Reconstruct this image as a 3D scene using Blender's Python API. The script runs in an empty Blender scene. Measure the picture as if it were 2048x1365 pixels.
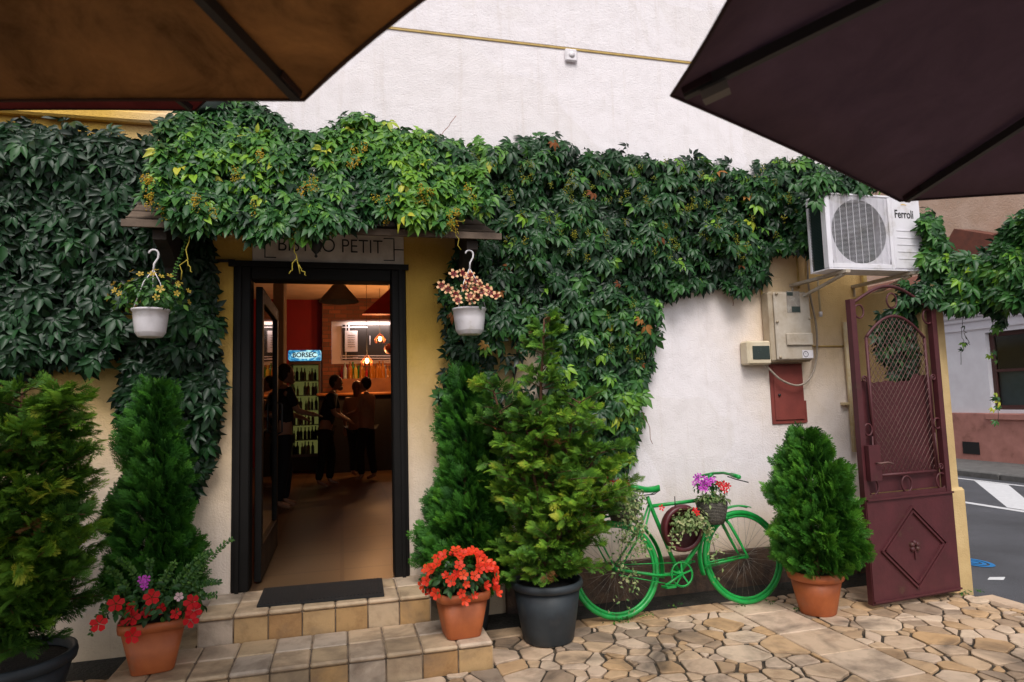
import bpy, math, random
import numpy as np
from mathutils import Vector, Matrix, noise, Euler
random.seed(11)
rng = np.random.default_rng(11)
SC = bpy.context.scene
COL = SC.collection
R = math.radians

# ------------------------------------------------------------------ camera
YAW, PITCH, ROLL, FPX, CAMZ = R(14.8), R(5.19), R(1.66), 1300.0, 1.6
ca, sa = math.cos(YAW), math.sin(YAW)
F3 = Vector((sa*math.cos(PITCH), ca*math.cos(PITCH), math.sin(PITCH)))
R0 = Vector((ca, -sa, 0)); U0 = R0.cross(F3)
RV = R0*math.cos(ROLL) - U0*math.sin(ROLL)
UV = R0*math.sin(ROLL) + U0*math.cos(ROLL)
CAM = Vector((0, 0, CAMZ))
cd = bpy.data.cameras.new('camera'); cam = bpy.data.objects.new('camera', cd); COL.objects.link(cam)
cd.sensor_width = 36.0; cd.lens = 36.0*FPX/2048.0
cd.clip_start = 0.05; cd.clip_end = 500
m = Matrix((RV, UV, -F3)).transposed().to_4x4(); m.translation = CAM
cam.matrix_world = m
cd.dof.use_dof = True; cd.dof.focus_distance = 5.0; cd.dof.aperture_fstop = 4.5
SC.camera = cam

# ------------------------------------------------------------------ light
SUN_EL, SUN_AZ = R(52), R(190)          # azimuth measured clockwise from +Y
w = bpy.data.worlds.new('World'); SC.world = w; w.use_nodes = True
nt = w.node_tree; nt.nodes.clear()
sky = nt.nodes.new('ShaderNodeTexSky'); sky.sky_type = 'NISHITA'; sky.sun_disc = False
sky.sun_elevation = SUN_EL; sky.sun_rotation = SUN_AZ
sky.air_density = 1.0; sky.dust_density = 3.0; sky.ozone_density = 1.0
bg = nt.nodes.new('ShaderNodeBackground'); bg.inputs[1].default_value = 0.13
# an overcast sky: the blue of the clear sky is mostly greyed by cloud
mixc = nt.nodes.new('ShaderNodeHueSaturation'); mixc.inputs['Saturation'].default_value = 0.30
mixc.inputs['Value'].default_value = 1.0
out = nt.nodes.new('ShaderNodeOutputWorld')
nt.links.new(sky.outputs[0], mixc.inputs['Color']); nt.links.new(mixc.outputs[0], bg.inputs[0])
nt.links.new(bg.outputs[0], out.inputs[0])
sl = bpy.data.lights.new('sun', 'SUN'); sl.energy = 1.5; sl.angle = R(26); sl.color = (1.0, 0.95, 0.90)
so = bpy.data.objects.new('sun', sl); COL.objects.link(so)
sd = Vector((math.sin(SUN_AZ)*math.cos(SUN_EL), math.cos(SUN_AZ)*math.cos(SUN_EL), math.sin(SUN_EL)))
so.rotation_euler = sd.to_track_quat('Z', 'Y').to_euler()
SC.view_settings.view_transform = 'Standard'; SC.view_settings.look = 'None'
SC.view_settings.exposure = 0.40; SC.view_settings.gamma = 1.0
SC.cycles.max_bounces = 7; SC.cycles.diffuse_bounces = 4; SC.cycles.transparent_max_bounces = 12
SC.cycles.glossy_bounces = 3; SC.cycles.transmission_bounces = 6
SC.cycles.use_denoising = True; SC.cycles.sample_clamp_indirect = 4.0

# ------------------------------------------------------------------ helpers: measure points of the photo on real planes
def ray(px, py):
    return RV*((px-1024.0)/FPX) + UV*((682.5-py)/FPX) + F3
def P(px, py, y):
    d = ray(px, py); return CAM + d*(y/d.y)
def PX(px, py, x):
    d = ray(px, py); return CAM + d*(x/d.x)
def G(px, py, z=0.0):
    d = ray(px, py); return CAM + d*((z-CAMZ)/d.z)

def tag(o, label=None, cat=None, group=None, kind=None):
    if label: o['label'] = label
    if cat: o['category'] = cat
    if group: o['group'] = group
    if kind: o['kind'] = kind
    return o
def thing(name, label, cat, loc, group=None):
    o = bpy.data.objects.new(name, None); COL.objects.link(o)
    o.empty_display_size = 0.05; o.location = loc
    return tag(o, label, cat, group)
def wloc(o):
    v = Vector((0, 0, 0))
    while o is not None:
        v += o.location; o = o.parent
    return v
def copy_tree(o, parent=None):
    c = o.copy(); COL.objects.link(c); c.parent = parent
    for ch in [q for q in bpy.data.objects if q.parent == o]:
        copy_tree(ch, c)
    return c

class MB:
    def __init__(s):
        s.v = []; s.f = []; s.m = []; s.s = []; s.t = []
    def add(s, vs, fs, mi=0, smooth=False, tint=0.5):
        b = len(s.v); s.v += [tuple(q) for q in vs]; s.t += [tint]*len(vs)
        for f in fs:
            s.f.append(tuple(i+b for i in f)); s.m.append(mi); s.s.append(smooth)
        return s
    def box(s, a, b, mi=0, tint=0.5, bev=0.0, M=None):
        x0, y0, z0 = [min(a[i], b[i]) for i in range(3)]; x1, y1, z1 = [max(a[i], b[i]) for i in range(3)]
        if bev <= 0:
            vs = [(x0,y0,z0),(x1,y0,z0),(x1,y1,z0),(x0,y1,z0),(x0,y0,z1),(x1,y0,z1),(x1,y1,z1),(x0,y1,z1)]
            fs = [(0,3,2,1),(4,5,6,7),(0,1,5,4),(1,2,6,5),(2,3,7,6),(3,0,4,7)]
        else:
            e = min(bev, (x1-x0)*.45, (y1-y0)*.45, (z1-z0)*.45)
            vs = []; idx = {}
            for i, (cx, sx) in enumerate(((x0, 1), (x1, -1))):
                for j, (cy, sy) in enumerate(((y0, 1), (y1, -1))):
                    for k, (cz, sz) in enumerate(((z0, 1), (z1, -1))):
                        for ax, p in enumerate(((cx, cy+sy*e, cz+sz*e), (cx+sx*e, cy, cz+sz*e), (cx+sx*e, cy+sy*e, cz))):
                            idx[(i,j,k,ax)] = len(vs); vs.append(p)
            fs = []
            for q in (0, 1):
                fs.append([idx[(q,a_,b_,0)] for a_, b_ in ((0,0),(1,0),(1,1),(0,1))])
                fs.append([idx[(a_,q,b_,1)] for a_, b_ in ((0,0),(1,0),(1,1),(0,1))])
                fs.append([idx[(a_,b_,q,2)] for a_, b_ in ((0,0),(1,0),(1,1),(0,1))])
            for a_ in (0, 1):
                for b_ in (0, 1):
                    fs.append([idx[(a_,b_,0,0)], idx[(a_,b_,1,0)], idx[(a_,b_,1,1)], idx[(a_,b_,0,1)]])
                    fs.append([idx[(a_,0,b_,0)], idx[(a_,1,b_,0)], idx[(a_,1,b_,2)], idx[(a_,0,b_,2)]])
                    fs.append([idx[(0,a_,b_,1)], idx[(1,a_,b_,1)], idx[(1,a_,b_,2)], idx[(0,a_,b_,2)]])
                    for c_ in (0, 1):
                        fs.append([idx[(a_,b_,c_,0)], idx[(a_,b_,c_,1)], idx[(a_,b_,c_,2)]])
            c = Vector(((x0+x1)/2, (y0+y1)/2, (z0+z1)/2)); g = []
            for f in fs:
                p = [Vector(vs[i]) for i in f]; n = (p[1]-p[0]).cross(p[2]-p[0])
                g.append(tuple(f) if n.dot(sum(p, Vector())/len(p)-c) > 0 else tuple(reversed(f)))
            fs = g
        if M is not None: vs = [M @ Vector(q) for q in vs]
        return s.add(vs, fs, mi, False, tint)
    def tube(s, pts, r, n=8, mi=0, tint=0.5, closed=False, cap=True, smooth=True):
        pts = [Vector(p) for p in pts]; N = len(pts)
        rr = r if isinstance(r, (list, tuple)) else [r]*N
        vs = []; up = Vector((0.13, 0.21, 0.97)).normalized(); prev = None
        for i, p in enumerate(pts):
            if closed: t = (pts[(i+1) % N]-pts[i-1])
            else: t = pts[min(i+1, N-1)]-pts[max(i-1, 0)]
            if t.length < 1e-9: t = Vector((0, 0, 1))
            t.normalize()
            if prev is None:
                a = up if abs(t.dot(up)) < .95 else Vector((1, 0, 0))
                u = t.cross(a).normalized()
            else:
                u = prev - t*prev.dot(t)
                u = u.normalized() if u.length > 1e-6 else t.cross(up).normalized()
            prev = u; v = t.cross(u)
            for k in range(n):
                an = 2*math.pi*k/n; vs.append(p+(u*math.cos(an)+v*math.sin(an))*rr[i])
        fs = []
        for i in range(N if closed else N-1):
            for k in range(n):
                a = i*n+k; b = i*n+(k+1) % n; j = (i+1) % N
                fs.append((a, b, j*n+(k+1) % n, j*n+k))
        if cap and not closed:
            fs.append(tuple(range(n-1, -1, -1))); fs.append(tuple((N-1)*n+k for k in range(n)))
        return s.add(vs, fs, mi, smooth, tint)
    def bar(s, a, b, w, h, up=(0,0,1), mi=0, tint=0.5):
        a = Vector(a); b = Vector(b); t = (b-a).normalized(); u = t.cross(Vector(up))
        u = u.normalized() if u.length > 1e-6 else Vector((1,0,0)); v = u.cross(t)
        vs = []
        for p in (a, b):
            for q, e in ((-1,-1),(1,-1),(1,1),(-1,1)):
                vs.append(p+u*(q*w/2)+v*(e*h/2))
        return s.add(vs, [(3,2,1,0),(4,5,6,7),(0,1,5,4),(1,2,6,5),(2,3,7,6),(3,0,4,7)], mi, False, tint)
    def lathe(s, prof, c, n=32, mi=0, tint=0.5, sq=None, smooth=True, cap=False):
        # prof: list of (r, z); sq: superellipse exponent for square pots
        vs = []
        for r, z in prof:
            for k in range(n):
                an = 2*math.pi*k/n; x, y = math.cos(an), math.sin(an)
                if sq:
                    f = (abs(x)**sq+abs(y)**sq)**(-1.0/sq); x *= f; y *= f
                vs.append((c[0]+r*x, c[1]+r*y, c[2]+z))
        fs = []
        for i in range(len(prof)-1):
            for k in range(n):
                fs.append((i*n+k, i*n+(k+1) % n, (i+1)*n+(k+1) % n, (i+1)*n+k))
        if cap:
            fs.append(tuple(range(n-1, -1, -1))); b = (len(prof)-1)*n; fs.append(tuple(b+k for k in range(n)))
        return s.add(vs, fs, mi, smooth, tint)
    def poly(s, pts, off, mi=0, tint=0.5):
        # flat polygon (3D points) extruded by vector off
        n = len(pts); off = Vector(off); pts = [Vector(p) for p in pts]
        vs = pts+[p+off for p in pts]
        fs = [tuple(range(n)), tuple(range(2*n-1, n-1, -1))]+[(i, i+n, (i+1) % n+n, (i+1) % n) for i in range(n)]
        return s.add(vs, fs, mi, False, tint)
    def ball(s, c, r, n=10, mi=0, tint=0.5, sc=(1,1,1)):
        prof = [(r*math.sin(math.pi*i/n)+1e-5, -r*math.cos(math.pi*i/n)) for i in range(n+1)]
        b = len(s.v); s.lathe(prof, (0,0,0), n=n*2, mi=mi, tint=tint)
        for i in range(b, len(s.v)):
            v = s.v[i]; s.v[i] = (c[0]+v[0]*sc[0], c[1]+v[1]*sc[1], c[2]+v[2]*sc[2])
        return s
    def build(s, name, mats, parent=None, loc=None, fix=False):
        if not isinstance(mats, (list, tuple)): mats = [mats]
        me = bpy.data.meshes.new(name)
        o = bpy.data.objects.new(name, me); COL.objects.link(o)
        off = Vector((0,0,0))
        if parent is not None: o.parent = parent; off = wloc(parent)
        elif loc is not None: o.location = loc; off = Vector(loc)
        me.from_pydata([(v[0]-off.x, v[1]-off.y, v[2]-off.z) for v in s.v], [], s.f)
        for mt in mats: me.materials.append(mt)
        me.polygons.foreach_set('material_index', s.m); me.polygons.foreach_set('use_smooth', s.s)
        at = me.attributes.new('tint', 'FLOAT', 'POINT'); at.data.foreach_set('value', s.t)
        me.update()
        if fix:
            import bmesh
            bm = bmesh.new(); bm.from_mesh(me); bmesh.ops.recalc_face_normals(bm, faces=bm.faces); bm.to_mesh(me); bm.free()
        return o

# mass scatter of a template (V,3)+faces of equal size into ONE mesh
def scatter(name, tv, tf, mats3, locs, tints, material, parent=None, loc=None, smooth=False, extra=None):
    tv = np.asarray(tv, float); tf = np.asarray(tf, int)
    M = np.asarray(mats3, float); L = np.asarray(locs, float); N = len(L)
    V = np.einsum('nij,vj->nvi', M, tv)+L[:, None, :]
    off = Vector((0,0,0)); me = bpy.data.meshes.new(name); o = bpy.data.objects.new(name, me); COL.objects.link(o)
    if parent is not None: o.parent = parent; off = wloc(parent)
    elif loc is not None: o.location = loc; off = Vector(loc)
    V = (V-np.array(off)[None, None, :]).reshape(-1, 3)
    k = tf.shape[1]; Fc = (tf[None]+(np.arange(N)*len(tv))[:, None, None]).reshape(-1, k)
    me.vertices.add(len(V)); me.vertices.foreach_set('co', V.ravel())
    me.loops.add(Fc.size); me.loops.foreach_set('vertex_index', Fc.ravel())
    me.polygons.add(len(Fc)); me.polygons.foreach_set('loop_start', np.arange(len(Fc))*k)
    me.polygons.foreach_set('loop_total', np.full(len(Fc), k))
    me.update(calc_edges=True)
    if smooth: me.polygons.foreach_set('use_smooth', np.ones(len(Fc), bool))
    at = me.attributes.new('tint', 'FLOAT', 'POINT')
    tt = np.repeat(np.asarray(tints, float), len(tv))
    if extra is not None: tt = tt + np.tile(np.asarray(extra), N)
    at.data.foreach_set('value', tt)
    me.materials.append(material)
    return o

# ------------------------------------------------------------------ materials
def new_mat(name):
    m = bpy.data.materials.new(name); m.use_nodes = True; t = m.node_tree
    b = t.nodes['Principled BSDF']; return m, t, b
def ramp(t, stops, src=None):
    r = t.nodes.new('ShaderNodeValToRGB'); e = r.color_ramp.elements
    e[0].position, e[0].color = stops[0][0], (*stops[0][1], 1)
    e[1].position, e[1].color = stops[-1][0], (*stops[-1][1], 1)
    for p, c in stops[1:-1]:
        q = e.new(p); q.color = (*c, 1)
    if src is not None: t.links.new(src, r.inputs[0])
    return r
def ntex(t, scale, detail=4, rough=.55, coord=None, dist=0.0):
    n = t.nodes.new('ShaderNodeTexNoise'); n.inputs['Scale'].default_value = scale
    n.inputs['Detail'].default_value = detail; n.inputs['Roughness'].default_value = rough
    n.inputs['Distortion'].default_value = dist
    if coord is None:
        g = t.nodes.new('ShaderNodeNewGeometry'); coord = g.outputs['Position']
    t.links.new(coord, n.inputs['Vector']); return n
def bump(t, b, src, strength=.3, dist=.01, chain=None):
    n = t.nodes.new('ShaderNodeBump'); n.inputs['Strength'].default_value = strength
    n.inputs['Distance'].default_value = dist; t.links.new(src, n.inputs['Height'])
    if chain is not None: t.links.new(chain.outputs[0], n.inputs['Normal'])
    t.links.new(n.outputs[0], b.inputs['Normal']); return n
def mat(name, c, rough=.6, c2=None, scale=8, bumps=0.0, bscale=60, metal=0.0, spec=.5, dirt=None, bdist=.004):
    m, t, b = new_mat(name); b.inputs['Roughness'].default_value = rough; b.inputs['Metallic'].default_value = metal
    b.inputs['Specular IOR Level'].default_value = spec
    c2 = c2 or tuple(q*.78 for q in c)
    n = ntex(t, scale, 6, .6); st = [(.3, c2), (.68, c)]
    if dirt: st = [(.22, dirt), (.42, c2), (.7, c)]
    r = ramp(t, st, n.outputs[0]); t.links.new(r.outputs[0], b.inputs['Base Color'])
    rr = t.nodes.new('ShaderNodeMapRange'); rr.inputs['To Min'].default_value = max(0, rough-.1); rr.inputs['To Max'].default_value = min(1, rough+.12)
    t.links.new(n.outputs[0], rr.inputs['Value']); t.links.new(rr.outputs[0], b.inputs['Roughness'])
    if bumps > 0:
        n2 = ntex(t, bscale, 3, .6); bump(t, b, n2.outputs[0], bumps, bdist)
    return m
def leaf_mat(name, stops, rough=.42, spec=.5, trans=.25, under=1.3, bscale=None):
    m, t, b = new_mat(name)
    a = t.nodes.new('ShaderNodeAttribute'); a.attribute_name = 'tint'
    r = ramp(t, stops, a.outputs['Fac']); b.inputs['Roughness'].default_value = rough
    b.inputs['Specular IOR Level'].default_value = spec
    t.links.new(r.outputs[0], b.inputs['Base Color'])
    tr = t.nodes.new('ShaderNodeBsdfTranslucent')
    hs = t.nodes.new('ShaderNodeHueSaturation'); hs.inputs['Value'].default_value = under; hs.inputs['Hue'].default_value = .48
    t.links.new(r.outputs[0], hs.inputs['Color']); t.links.new(hs.outputs[0], tr.inputs['Color'])
    mx = t.nodes.new('ShaderNodeMixShader'); mx.inputs[0].default_value = trans
    o = t.nodes['Material Output']
    t.links.new(b.outputs[0], mx.inputs[1]); t.links.new(tr.outputs[0], mx.inputs[2]); t.links.new(mx.outputs[0], o.inputs[0])
    return m
def emit(name, c, s):
    m, t, b = new_mat(name); b.inputs['Base Color'].default_value = (*c, 1)
    b.inputs['Emission Color'].default_value = (*c, 1); b.inputs['Emission Strength'].default_value = s; return m
def glass(name, tint=(.9,.95,.95), rough=.02, alpha=.85):
    # thin pane: mostly see-through, with a fresnel mirror
    m, t, b = new_mat(name); t.nodes.remove(b)
    tr = t.nodes.new('ShaderNodeBsdfTransparent'); tr.inputs[0].default_value = (*[q*alpha for q in tint], 1)
    gl = t.nodes.new('ShaderNodeBsdfGlossy'); gl.inputs['Roughness'].default_value = rough
    fr = t.nodes.new('ShaderNodeFresnel'); fr.inputs[0].default_value = 1.5
    mx = t.nodes.new('ShaderNodeMixShader'); o = t.nodes['Material Output']
    t.links.new(fr.outputs[0], mx.inputs[0]); t.links.new(tr.outputs[0], mx.inputs[1]); t.links.new(gl.outputs[0], mx.inputs[2])
    t.links.new(mx.outputs[0], o.inputs[0]); return m

def text_mesh(name, s, size, m, parent, center, facing_rot, extr=.002, thin=0.0, sx=1.0, shear=0.0):
    c = bpy.data.curves.new(name, 'FONT'); c.body = s; c.size = size; c.extrude = extr; c.offset = thin
    c.align_x = 'CENTER'; c.align_y = 'CENTER'; c.shear = shear
    o = bpy.data.objects.new(name, c); COL.objects.link(o); bpy.context.view_layer.update()
    me = bpy.data.meshes.new_from_object(o.evaluated_get(bpy.context.evaluated_depsgraph_get()))
    bpy.data.objects.remove(o)
    Mx = Matrix.Translation(Vector(center)) @ facing_rot.to_4x4() @ Matrix.Diagonal((sx,1,1,1))
    me.transform(Mx); me.materials.clear(); me.materials.append(m)
    o = bpy.data.objects.new(name, me); COL.objects.link(o)
    if parent: me.transform(Matrix.Translation(-wloc(parent))); o.parent = parent
    return o
FACE_Y = Euler((R(90), 0, 0)).to_matrix()      # text standing up, readable from -Y
def fnoise(x, y=0., z=0.): return noise.noise(Vector((x, y, z)))
# ================================================================== materials of the setting
WY = 5.0
def plaster():
    m, t, b = new_mat('stucco_plaster'); b.inputs['Roughness'].default_value = .85; b.inputs['Specular IOR Level'].default_value = .25
    g = t.nodes.new('ShaderNodeNewGeometry'); sx = t.nodes.new('ShaderNodeSeparateXYZ'); t.links.new(g.outputs['Position'], sx.inputs[0])
    n = ntex(t, 1.3, 5, .6, g.outputs['Position']); n3 = ntex(t, 7, 6, .65, g.outputs['Position'])
    def math_(op, a, bb):
        q = t.nodes.new('ShaderNodeMath'); q.operation = op
        for i, s in enumerate((a, bb)):
            if isinstance(s, (int, float)): q.inputs[i].default_value = s
            else: t.links.new(s, q.inputs[i])
        return q.outputs[0]
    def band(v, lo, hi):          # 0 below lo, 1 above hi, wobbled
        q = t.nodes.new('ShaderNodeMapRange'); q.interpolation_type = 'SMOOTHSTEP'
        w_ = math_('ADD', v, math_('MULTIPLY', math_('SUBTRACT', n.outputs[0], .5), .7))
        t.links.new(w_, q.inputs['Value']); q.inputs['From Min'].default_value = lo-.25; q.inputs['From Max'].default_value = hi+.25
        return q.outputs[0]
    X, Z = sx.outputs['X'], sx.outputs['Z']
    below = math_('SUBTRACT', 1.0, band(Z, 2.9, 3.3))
    leftp = math_('MULTIPLY', math_('SUBTRACT', 1.0, band(X, 1.3, 1.7)), below)              # warm shade round the door, put into the colour
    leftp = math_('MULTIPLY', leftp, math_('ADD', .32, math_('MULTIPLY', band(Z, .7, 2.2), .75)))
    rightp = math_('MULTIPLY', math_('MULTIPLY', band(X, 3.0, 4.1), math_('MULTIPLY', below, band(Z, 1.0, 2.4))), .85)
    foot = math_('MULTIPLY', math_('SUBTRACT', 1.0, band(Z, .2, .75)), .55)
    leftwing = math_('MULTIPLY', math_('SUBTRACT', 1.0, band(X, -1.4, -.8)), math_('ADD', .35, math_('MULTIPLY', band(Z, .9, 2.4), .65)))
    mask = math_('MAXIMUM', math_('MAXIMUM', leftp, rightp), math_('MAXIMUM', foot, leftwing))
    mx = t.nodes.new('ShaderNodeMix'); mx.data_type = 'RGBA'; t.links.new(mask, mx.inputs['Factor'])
    mx.inputs['A'].default_value = (.82, .77, .795, 1); mx.inputs['B'].default_value = (.66, .41, .085, 1)  # ochre stands for warm shade on one pale wall, not a second paint
    d = ramp(t, [(.25, (.80, .78, .76)), (.55, (1, 1, 1))], n3.outputs[0])
    mu = t.nodes.new('ShaderNodeMix'); mu.data_type = 'RGBA'; mu.blend_type = 'MULTIPLY'; mu.inputs['Factor'].default_value = .45
    t.links.new(mx.outputs['Result'], mu.inputs['A']); t.links.new(d.outputs[0], mu.inputs['B'])
    t.links.new(mu.outputs['Result'], b.inputs['Base Color'])
    mpp = t.nodes.new('ShaderNodeMapping'); mpp.inputs['Scale'].default_value = (9, 1, .55); t.links.new(g.outputs['Position'], mpp.inputs[0])
    nS = ntex(t, 1.6, 6, .65, mpp.outputs[0]); dS = ramp(t, [(.30, (.66, .58, .46)), (.46, (1, 1, 1))], nS.outputs[0])
    m3 = t.nodes.new('ShaderNodeMix'); m3.data_type = 'RGBA'; m3.blend_type = 'MULTIPLY'; m3.inputs['Factor'].default_value = .2
    t.links.new(mu.outputs['Result'], m3.inputs['A']); t.links.new(dS.outputs[0], m3.inputs['B'])
    t.links.new(m3.outputs['Result'], b.inputs['Base Color'])
    nP = ntex(t, .9, 2, .4, g.outputs['Position'], .8); dP = ramp(t, [(.495, (1, 1, 1)), (.505, (.93, .92, .89))], nP.outputs[0])
    m4 = t.nodes.new('ShaderNodeMix'); m4.data_type = 'RGBA'; m4.blend_type = 'MULTIPLY'; m4.inputs['Factor'].default_value = .5
    t.links.new(m3.outputs['Result'], m4.inputs['A']); t.links.new(dP.outputs[0], m4.inputs['B'])
    t.links.new(m4.outputs['Result'], b.inputs['Base Color'])
    n2 = ntex(t, 75, 4, .6, g.outputs['Position']); n4 = ntex(t, 5, 3, .5, g.outputs['Position'])
    b1 = bump(t, b, n2.outputs[0], .55, .012); bump(t, b, n4.outputs[0], .35, .03, b1)
    return m
M = {}
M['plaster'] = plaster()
M['plinth'] = mat('plinth_stone', (.15, .088, .055), .85, (.07, .045, .034), 9, .6, 30, dirt=(.02,.016,.014), bdist=.02)
M['soil'] = mat('damp_soil', (.035, .03, .022), .95, (.012, .012, .01), 14, .8, 40, bdist=.03)
M['door_wood'] = mat('dark_door_frame', (.007, .0055, .005), .6, (.004, .0035, .003), 5, .15, 40, spec=.22)
M['wood'] = mat('weathered_wood', (.11, .075, .05), .8, (.05, .033, .022), 12, .5, 55)
M['darkwood'] = mat('dark_old_wood', (.03,.02,.015), .9, (.015,.011,.009), 12, .4, 55)
M['woodroof'] = mat('porch_board', (.15, .105, .075), .8, (.08, .052, .036), 10, .5, 55)
M['pipe'] = mat('painted_pipe', (.62, .52, .35), .6, (.50, .36, .18), 12, .1, 60)
M['ochre'] = mat('ochre_conduit', (.52, .36, .10), .6, (.38, .24, .07), 14)
M['black'] = mat('black_iron', (.012, .012, .013), .5)
M['white_plastic'] = mat('white_plastic', (.78, .74, .78), .45, (.70, .66, .69), 12, dirt=(.5,.46,.42))
M['gutter_dark'] = mat('dark_green_metal', (.012, .025, .02), .5)
def asphalt():
    m, t, b = new_mat('asphalt'); b.inputs['Roughness'].default_value = .8
    n = ntex(t, 1.1, 5, .6); n2 = ntex(t, 140, 3, .7)
    r = ramp(t, [(.3, (.055, .056, .062)), (.7, (.095, .097, .108))], n.outputs[0])
    r2 = ramp(t, [(.35, (.6, .6, .6)), (.65, (1.35, 1.35, 1.4))], n2.outputs[0])
    mu = t.nodes.new('ShaderNodeMix'); mu.data_type = 'RGBA'; mu.blend_type = 'MULTIPLY'; mu.inputs['Factor'].default_value = 1
    t.links.new(r.outputs[0], mu.inputs['A']); t.links.new(r2.outputs[0], mu.inputs['B'])
    t.links.new(mu.outputs['Result'], b.inputs['Base Color']); bump(t, b, n2.outputs[0], .5, .01); return m
M['asphalt'] = asphalt()
M['paint'] = mat('road_paint', (.72, .72, .74), .7, (.6, .6, .62), 20, .3, 120)
M['kerb'] = mat('kerb_concrete', (.16, .155, .15), .85, (.09, .088, .085), 8, .4, 60)
def stone_mat(name, stops, dirtc=(.06,.045,.035)):
    m, t, b = new_mat(name)
    a = t.nodes.new('ShaderNodeAttribute'); a.attribute_name = 'tint'
    r = ramp(t, stops, a.outputs['Fac'])
    n = ntex(t, 9, 7, .65); n2 = ntex(t, 2.2, 5, .6, dist=.6); nb = ntex(t, 45, 5, .65)
    r1 = ramp(t, [(.28, (.62, .55, .5)), (.5, (1, .98, .95)), (.75, (1.12, 1.08, 1.06))], n.outputs[0])
    mu = t.nodes.new('ShaderNodeMix'); mu.data_type = 'RGBA'; mu.blend_type = 'MULTIPLY'; mu.inputs['Factor'].default_value = .8
    t.links.new(r.outputs[0], mu.inputs['A']); t.links.new(r1.outputs[0], mu.inputs['B'])
    dm = ramp(t, [(.30, (.85, .85, .85)), (.52, (0, 0, 0))], n2.outputs[0])
    mx = t.nodes.new('ShaderNodeMix'); mx.data_type = 'RGBA'; t.links.new(dm.outputs[0], mx.inputs['Factor'])
    t.links.new(mu.outputs['Result'], mx.inputs['A']); mx.inputs['B'].default_value = (*dirtc, 1)
    t.links.new(mx.outputs['Result'], b.inputs['Base Color'])
    b1 = bump(t, b, nb.outputs[0], .35, .006); bump(t, b, n.outputs[0], .35, .02, b1)
    rr = t.nodes.new('ShaderNodeMapRange'); rr.inputs['To Min'].default_value = .45; rr.inputs['To Max'].default_value = .85
    t.links.new(n.outputs[0], rr.inputs['Value']); t.links.new(rr.outputs[0], b.inputs['Roughness'])
    return m
M['flag'] = stone_mat('flagstone', [(0, (.27, .21, .16)), (.10, (.36, .26, .18)), (.3, (.52, .33, .17)), (.5, (.55, .39, .25)), (.75, (.57, .43, .32)), (1, (.63, .49, .36))])
M['grout'] = mat('grout', (.12, .085, .052), .95, (.03, .024, .018), 12, .7, 60, dirt=(.012,.016,.008), bdist=.01)
M['tile'] = stone_mat('step_tile', [(0, (.40, .22, .09)), (.25, (.48, .30, .13)), (.5, (.50, .37, .23)), (.75, (.60, .45, .31)), (1, (.50, .42, .35))], (.14,.10,.07))
M['tilegrout'] = mat('tile_grout', (.30, .22, .15), .9, (.06, .045, .035), 15, .4, 80)

# ================================================================== ground
g = MB(); g.add([(-60,-60,-.09),(80,-60,-.09),(80,80,-.09),(-60,80,-.09)], [(0,1,2,3)])
tag(g.build('ground', M['soil']), kind='structure')
g = MB(); g.box((-8,-8,-.12),(4.72,4.62,-.012)); tag(g.build('paving_bed', M['grout']), kind='structure')
g = MB(); g.box((-6,4.622,-.12),(4.60,5.0,-.02)); tag(g.build('soil_strip', M['soil']), kind='structure')

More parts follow.
